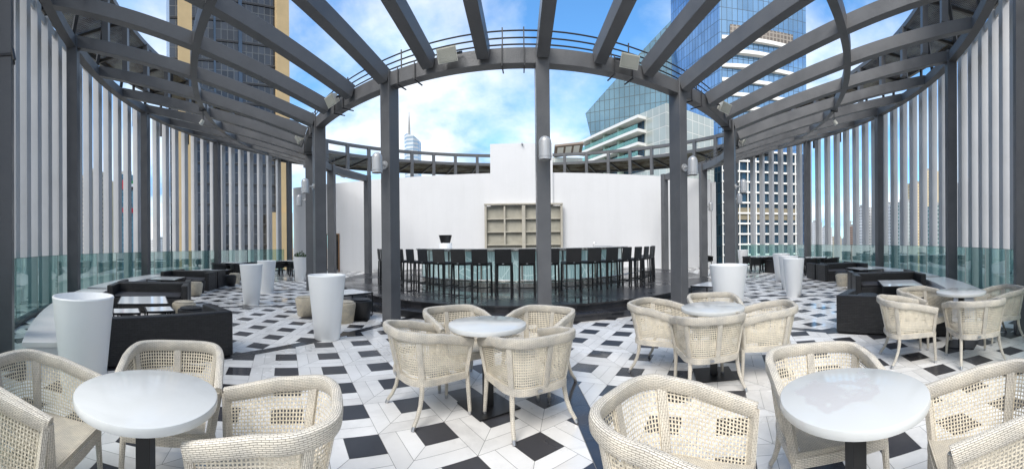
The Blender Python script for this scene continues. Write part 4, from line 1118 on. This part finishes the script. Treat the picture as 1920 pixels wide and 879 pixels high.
t = empty('slanted_glass_building', (0, 0, 0), 0, 'faceted glass building with a steep slanted roof edge, right of the tall wall block', 'building')
A_ = project(1100, 150, 213); B_ = project(1322, 136, -20); C_ = project(1352, 133, -20); D_ = project(1352, 133, 330); E_ = project(1112, 149, 266)
E2 = project(1112, 149, 300)
bk = Vector((10, 34, 0)); fr_ = [A_, B_, C_, D_, E2, E_]
bs = [p+bk for p in fr_]
org = A_; drr = (C_-A_); drr.z = 0; drr.normalize()
def uvp(p): q = p-org; return (q.x*drr.x+q.y*drr.y, q.z)
mb = MB(); mb.face(list(reversed(fr_)), [uvp(p) for p in reversed(fr_)])
for i in range(6):
    j = (i+1) % 6; l = (fr_[j]-fr_[i]).length; mb.face([fr_[i], fr_[j], bs[j], bs[i]], [(0, 0), (l, 0), (l, 34), (0, 34)])
mb.face(bs, [uvp(p) for p in bs]); mb.build('curtain_wall', F['crystal'], t)

t = empty('balcony_building', (0, 0, 0), 0, 'white gridded building with three long balconies below the slanted glass', 'building')
fp, dr, nn_ = quad_fp(1098, 1252, 121, 90, 18)
zr = ztop(1231, 199, 92); mb = MB(); prism(mb, fp, GZ, zr); mb.build('panel_wall', F['whitegrid'], t)
a = Vector((*fp[0], 0)); wd = (Vector((*fp[1], 0))-a).length; rz = math.atan2(dr.y, dr.x); on = -nn_
M['sage'] = mat('sage_panel', (.32, .40, .33), .6)
for i, yy in enumerate((212, 238, 264, 290)):
    z = ztop(1231, yy, 92)
    f1 = .80
    c = a+dr*(wd*f1/2)+on*1.3
    mb = MB(); mb.box((c.x, c.y, z), (wd*f1, 2.8, .75), rz); fs = mb.build('balcony_slab', F['slab'], t)
    c2 = a+dr*(wd*f1/2)+on*2.6
    if i: mb = MB(); mb.box((c2.x, c2.y, z+1.0), (wd*f1*.98, .06, 1.1), rz); mb.build('balustrade', M['glass'], fs)
    c3 = a+dr*(wd*f1/2)+on*.05
    mb = MB(); mb.box((c3.x, c3.y, z-1.85), (wd*f1*.96, .3, 2.5), rz); mb.build('window_band', F['darkwin'], t)
    for q in (.22, .45, .68):
        c4 = a+dr*(wd*f1*q)+on*1.0
        mb = MB(); mb.box((c4.x, c4.y, z-1.87), (.9, 1.6, 2.9), rz); mb.build('green_fin', M['sage'], t)
# pavilion with a brown slatted roof
t = empty('roof_pavilion', (0, 0, 0), 0, 'rooftop pavilion with a brown slatted canopy behind the right gantry', 'building')
p0 = gp(bear(1066), 70); za = ztop(1066, 283, 70)
mb = MB(); mb.box((p0.x, p0.y+4, (za+GZ)/2-.6), (6.2, 5, za-GZ-.6), 0); mb.build('wall', F['whitegrid'], t)
M['canopy'] = mat('brown_canopy', (.20, .15, .12), .6)
mb = MB(); tl = Matrix.Rotation(-.13, 4, 'Y')@Matrix.Rotation(-.30, 4, 'X')
mb.box((p0.x+.2, p0.y+.5, za+.35), (5.4, 4.0, .38), 0, tilt=tl); mb.build('canopy', M['canopy'], t)
for i in range(3):
    mb = MB(); q_ = Matrix.Translation((p0.x+.2, p0.y+.5, za+.35))@tl@Matrix.Translation((-1.6+1.55*i, -.2, -.23)); mb.boxm(q_, 1.15, 2.6, .06); mb.build('soffit_panel', F['slab'], t)
# --- towers seen between the fins
simple_tower(174, 202, 320, 260, F['beige'], 'beige apartment tower between the fins near the left edge', depth=20)
simple_tower(207, 217, 338, 300, F['tanflats'], 'narrow tan tower between the beige and the blue left towers', depth=16)
tw = simple_tower(229, 258, 326, 240, F['teal'], 'teal glass tower with red and green banners beyond the left fins')
zt_ = ztop(243, 326, 240)-GZ
fp, dr, nn_ = quad_fp(229, 258, 238.8, 243.5, 3); a = Vector((*fp[0], 0)); wd = (Vector((*fp[1], 0))-a).length; rz = math.atan2(dr.y, dr.x)
for j, (c_, s0, s1, zo0, zo1) in enumerate((((.6, .02, .03), .04, .28, 4, 10), ((.02, .25, .08), .34, .96, 4, 6), ((.8, .8, .8), .34, .96, 6.05, 8), ((.02, .02, .02), .34, .96, 8.05, 10), ((.5, .02, .04), .04, .96, 22, 25))):
    cc2 = a+dr*wd*(s0+s1)/2
    mb = MB(); mb.box((cc2.x, cc2.y, zt_-(zo0+zo1)/2), (wd*(s1-s0), .4, zo1-zo0), rz); mb.build('banner_stripe', mat('banner', c_, .7), tw)
simple_tower(292, 312, 448, 520, F['white'], 'low white block at the horizon left of the ochre tower')
simple_tower(1516, 1530, 422, 760, F['grey'], 'grey far tower just right of the gridded tower')
simple_tower(1531, 1542, 416, 640, F['white'], 'slim white far tower beside the grey far tower')
simple_tower(1549, 1561, 426, 700, F['white'], 'white far tower between the first fins right of the dark column')
simple_tower(1568, 1578, 443, 900, F['beige'], 'low beige far tower near the crane on the horizon')
simple_tower(1584, 1598, 447, 980, F['grey'], 'low grey hazy tower at the horizon on the right')
simple_tower(1604, 1614, 424, 520, F['brown'], 'unfinished brown concrete tower at right')
simple_tower(1622, 1635, 388, 420, F['white'], 'tall white tower just left of the right dark column')
simple_tower(1658, 1673, 378, 400, F['grey'], 'tall grey tower just right of the right dark column')
simple_tower(1682, 1697, 383, 380, F['white'], 'white stepped tower left of the sea green tower')
simple_tower(1699, 1713, 378, 330, F['green'], 'sea green glass tower between the right fins')
simple_tower(1716, 1731, 342, 420, F['tanflats'], 'tan tower, shorter one of the tan pair at right')
simple_tower(1734, 1768, 319, 430, F['tanflats'], 'tallest tan tower, wide one of the tan pair at right')
simple_tower(1756, 1775, 385, 300, F['green'], 'lower green tower in front of the tallest tan tower')
simple_tower(1814, 1828, 340, 260, F['navy'], 'narrow navy glass tower near the right edge between fins')
# crane
t = empty('tower_crane', (0, 0, 0), 0, 'thin tower crane on the horizon at right', 'crane')
p0 = gp(bear(1595), 900); mb = MB(); zc = ztop(1595, 414, 900); mb.bar((p0.x, p0.y, GZ), (p0.x, p0.y, zc), 1.5, 1.5); mb.build('mast', F['brown'], t)
mb = MB(); mb.bar((p0.x-9, p0.y, zc-2), (p0.x+26, p0.y, zc-2), 1.2, 1.2); mb.build('jib', F['brown'], t)
# low-rise districts far below
lowm = [F['white'], F['beige'], F['grey'], F['tanflats']]
random.seed(11)
cnt = 0
for lo_, hi_, side in ((150, 325, 'left'), (1516, 1850, 'right')):
    for i in range(42):
        px = random.uniform(lo_, hi_); d = random.uniform(330, 1300); wpx = random.uniform(.02, .05)*FPX*(420/d)
        zt2 = GZ+random.choice([12, 16, 22, 30, 40]); b = bear(px); p = gp(b, d); w2 = random.uniform(16, 40)
        mb = MB(); rz = random.uniform(-.4, .4); cs, sn = math.cos(rz), math.sin(rz); dp = random.uniform(14, 30)
        fp = [(p.x+cs*x-sn*y, p.y+sn*x+cs*y) for x, y in ((-w2/2, -dp/2), (w2/2, -dp/2), (w2/2, dp/2), (-w2/2, dp/2))]
        prism(mb, fp, GZ, zt2); o = mb.build('low_city_block', random.choice(lowm)); 
        tag(o, f'small pale low-rise block in the hazy city far beyond the {side} fins', 'building', f'low-rise blocks beyond the {side} fins')

t = empty('cable_strap', (*pol(RO, phk(-1)).xy, 3.75), radial_rz(phk(-1)), 'thin dark strap clamp round the pillar at the left edge', 'strap')
mb = MB()
for yy in (-.119, .119): mb.box((0, yy, 0), (.31, .014, .03))
for xx in (-.154, .154): mb.box((xx, 0, 0), (.014, .224, .03))
mb.build('band', M['darkmetal'], t)
mb = MB(); mb.bar((-.16, .13, .05), (-.19, .17, -.10), .03, .03); mb.build('buckle', M['darkmetal'], t)
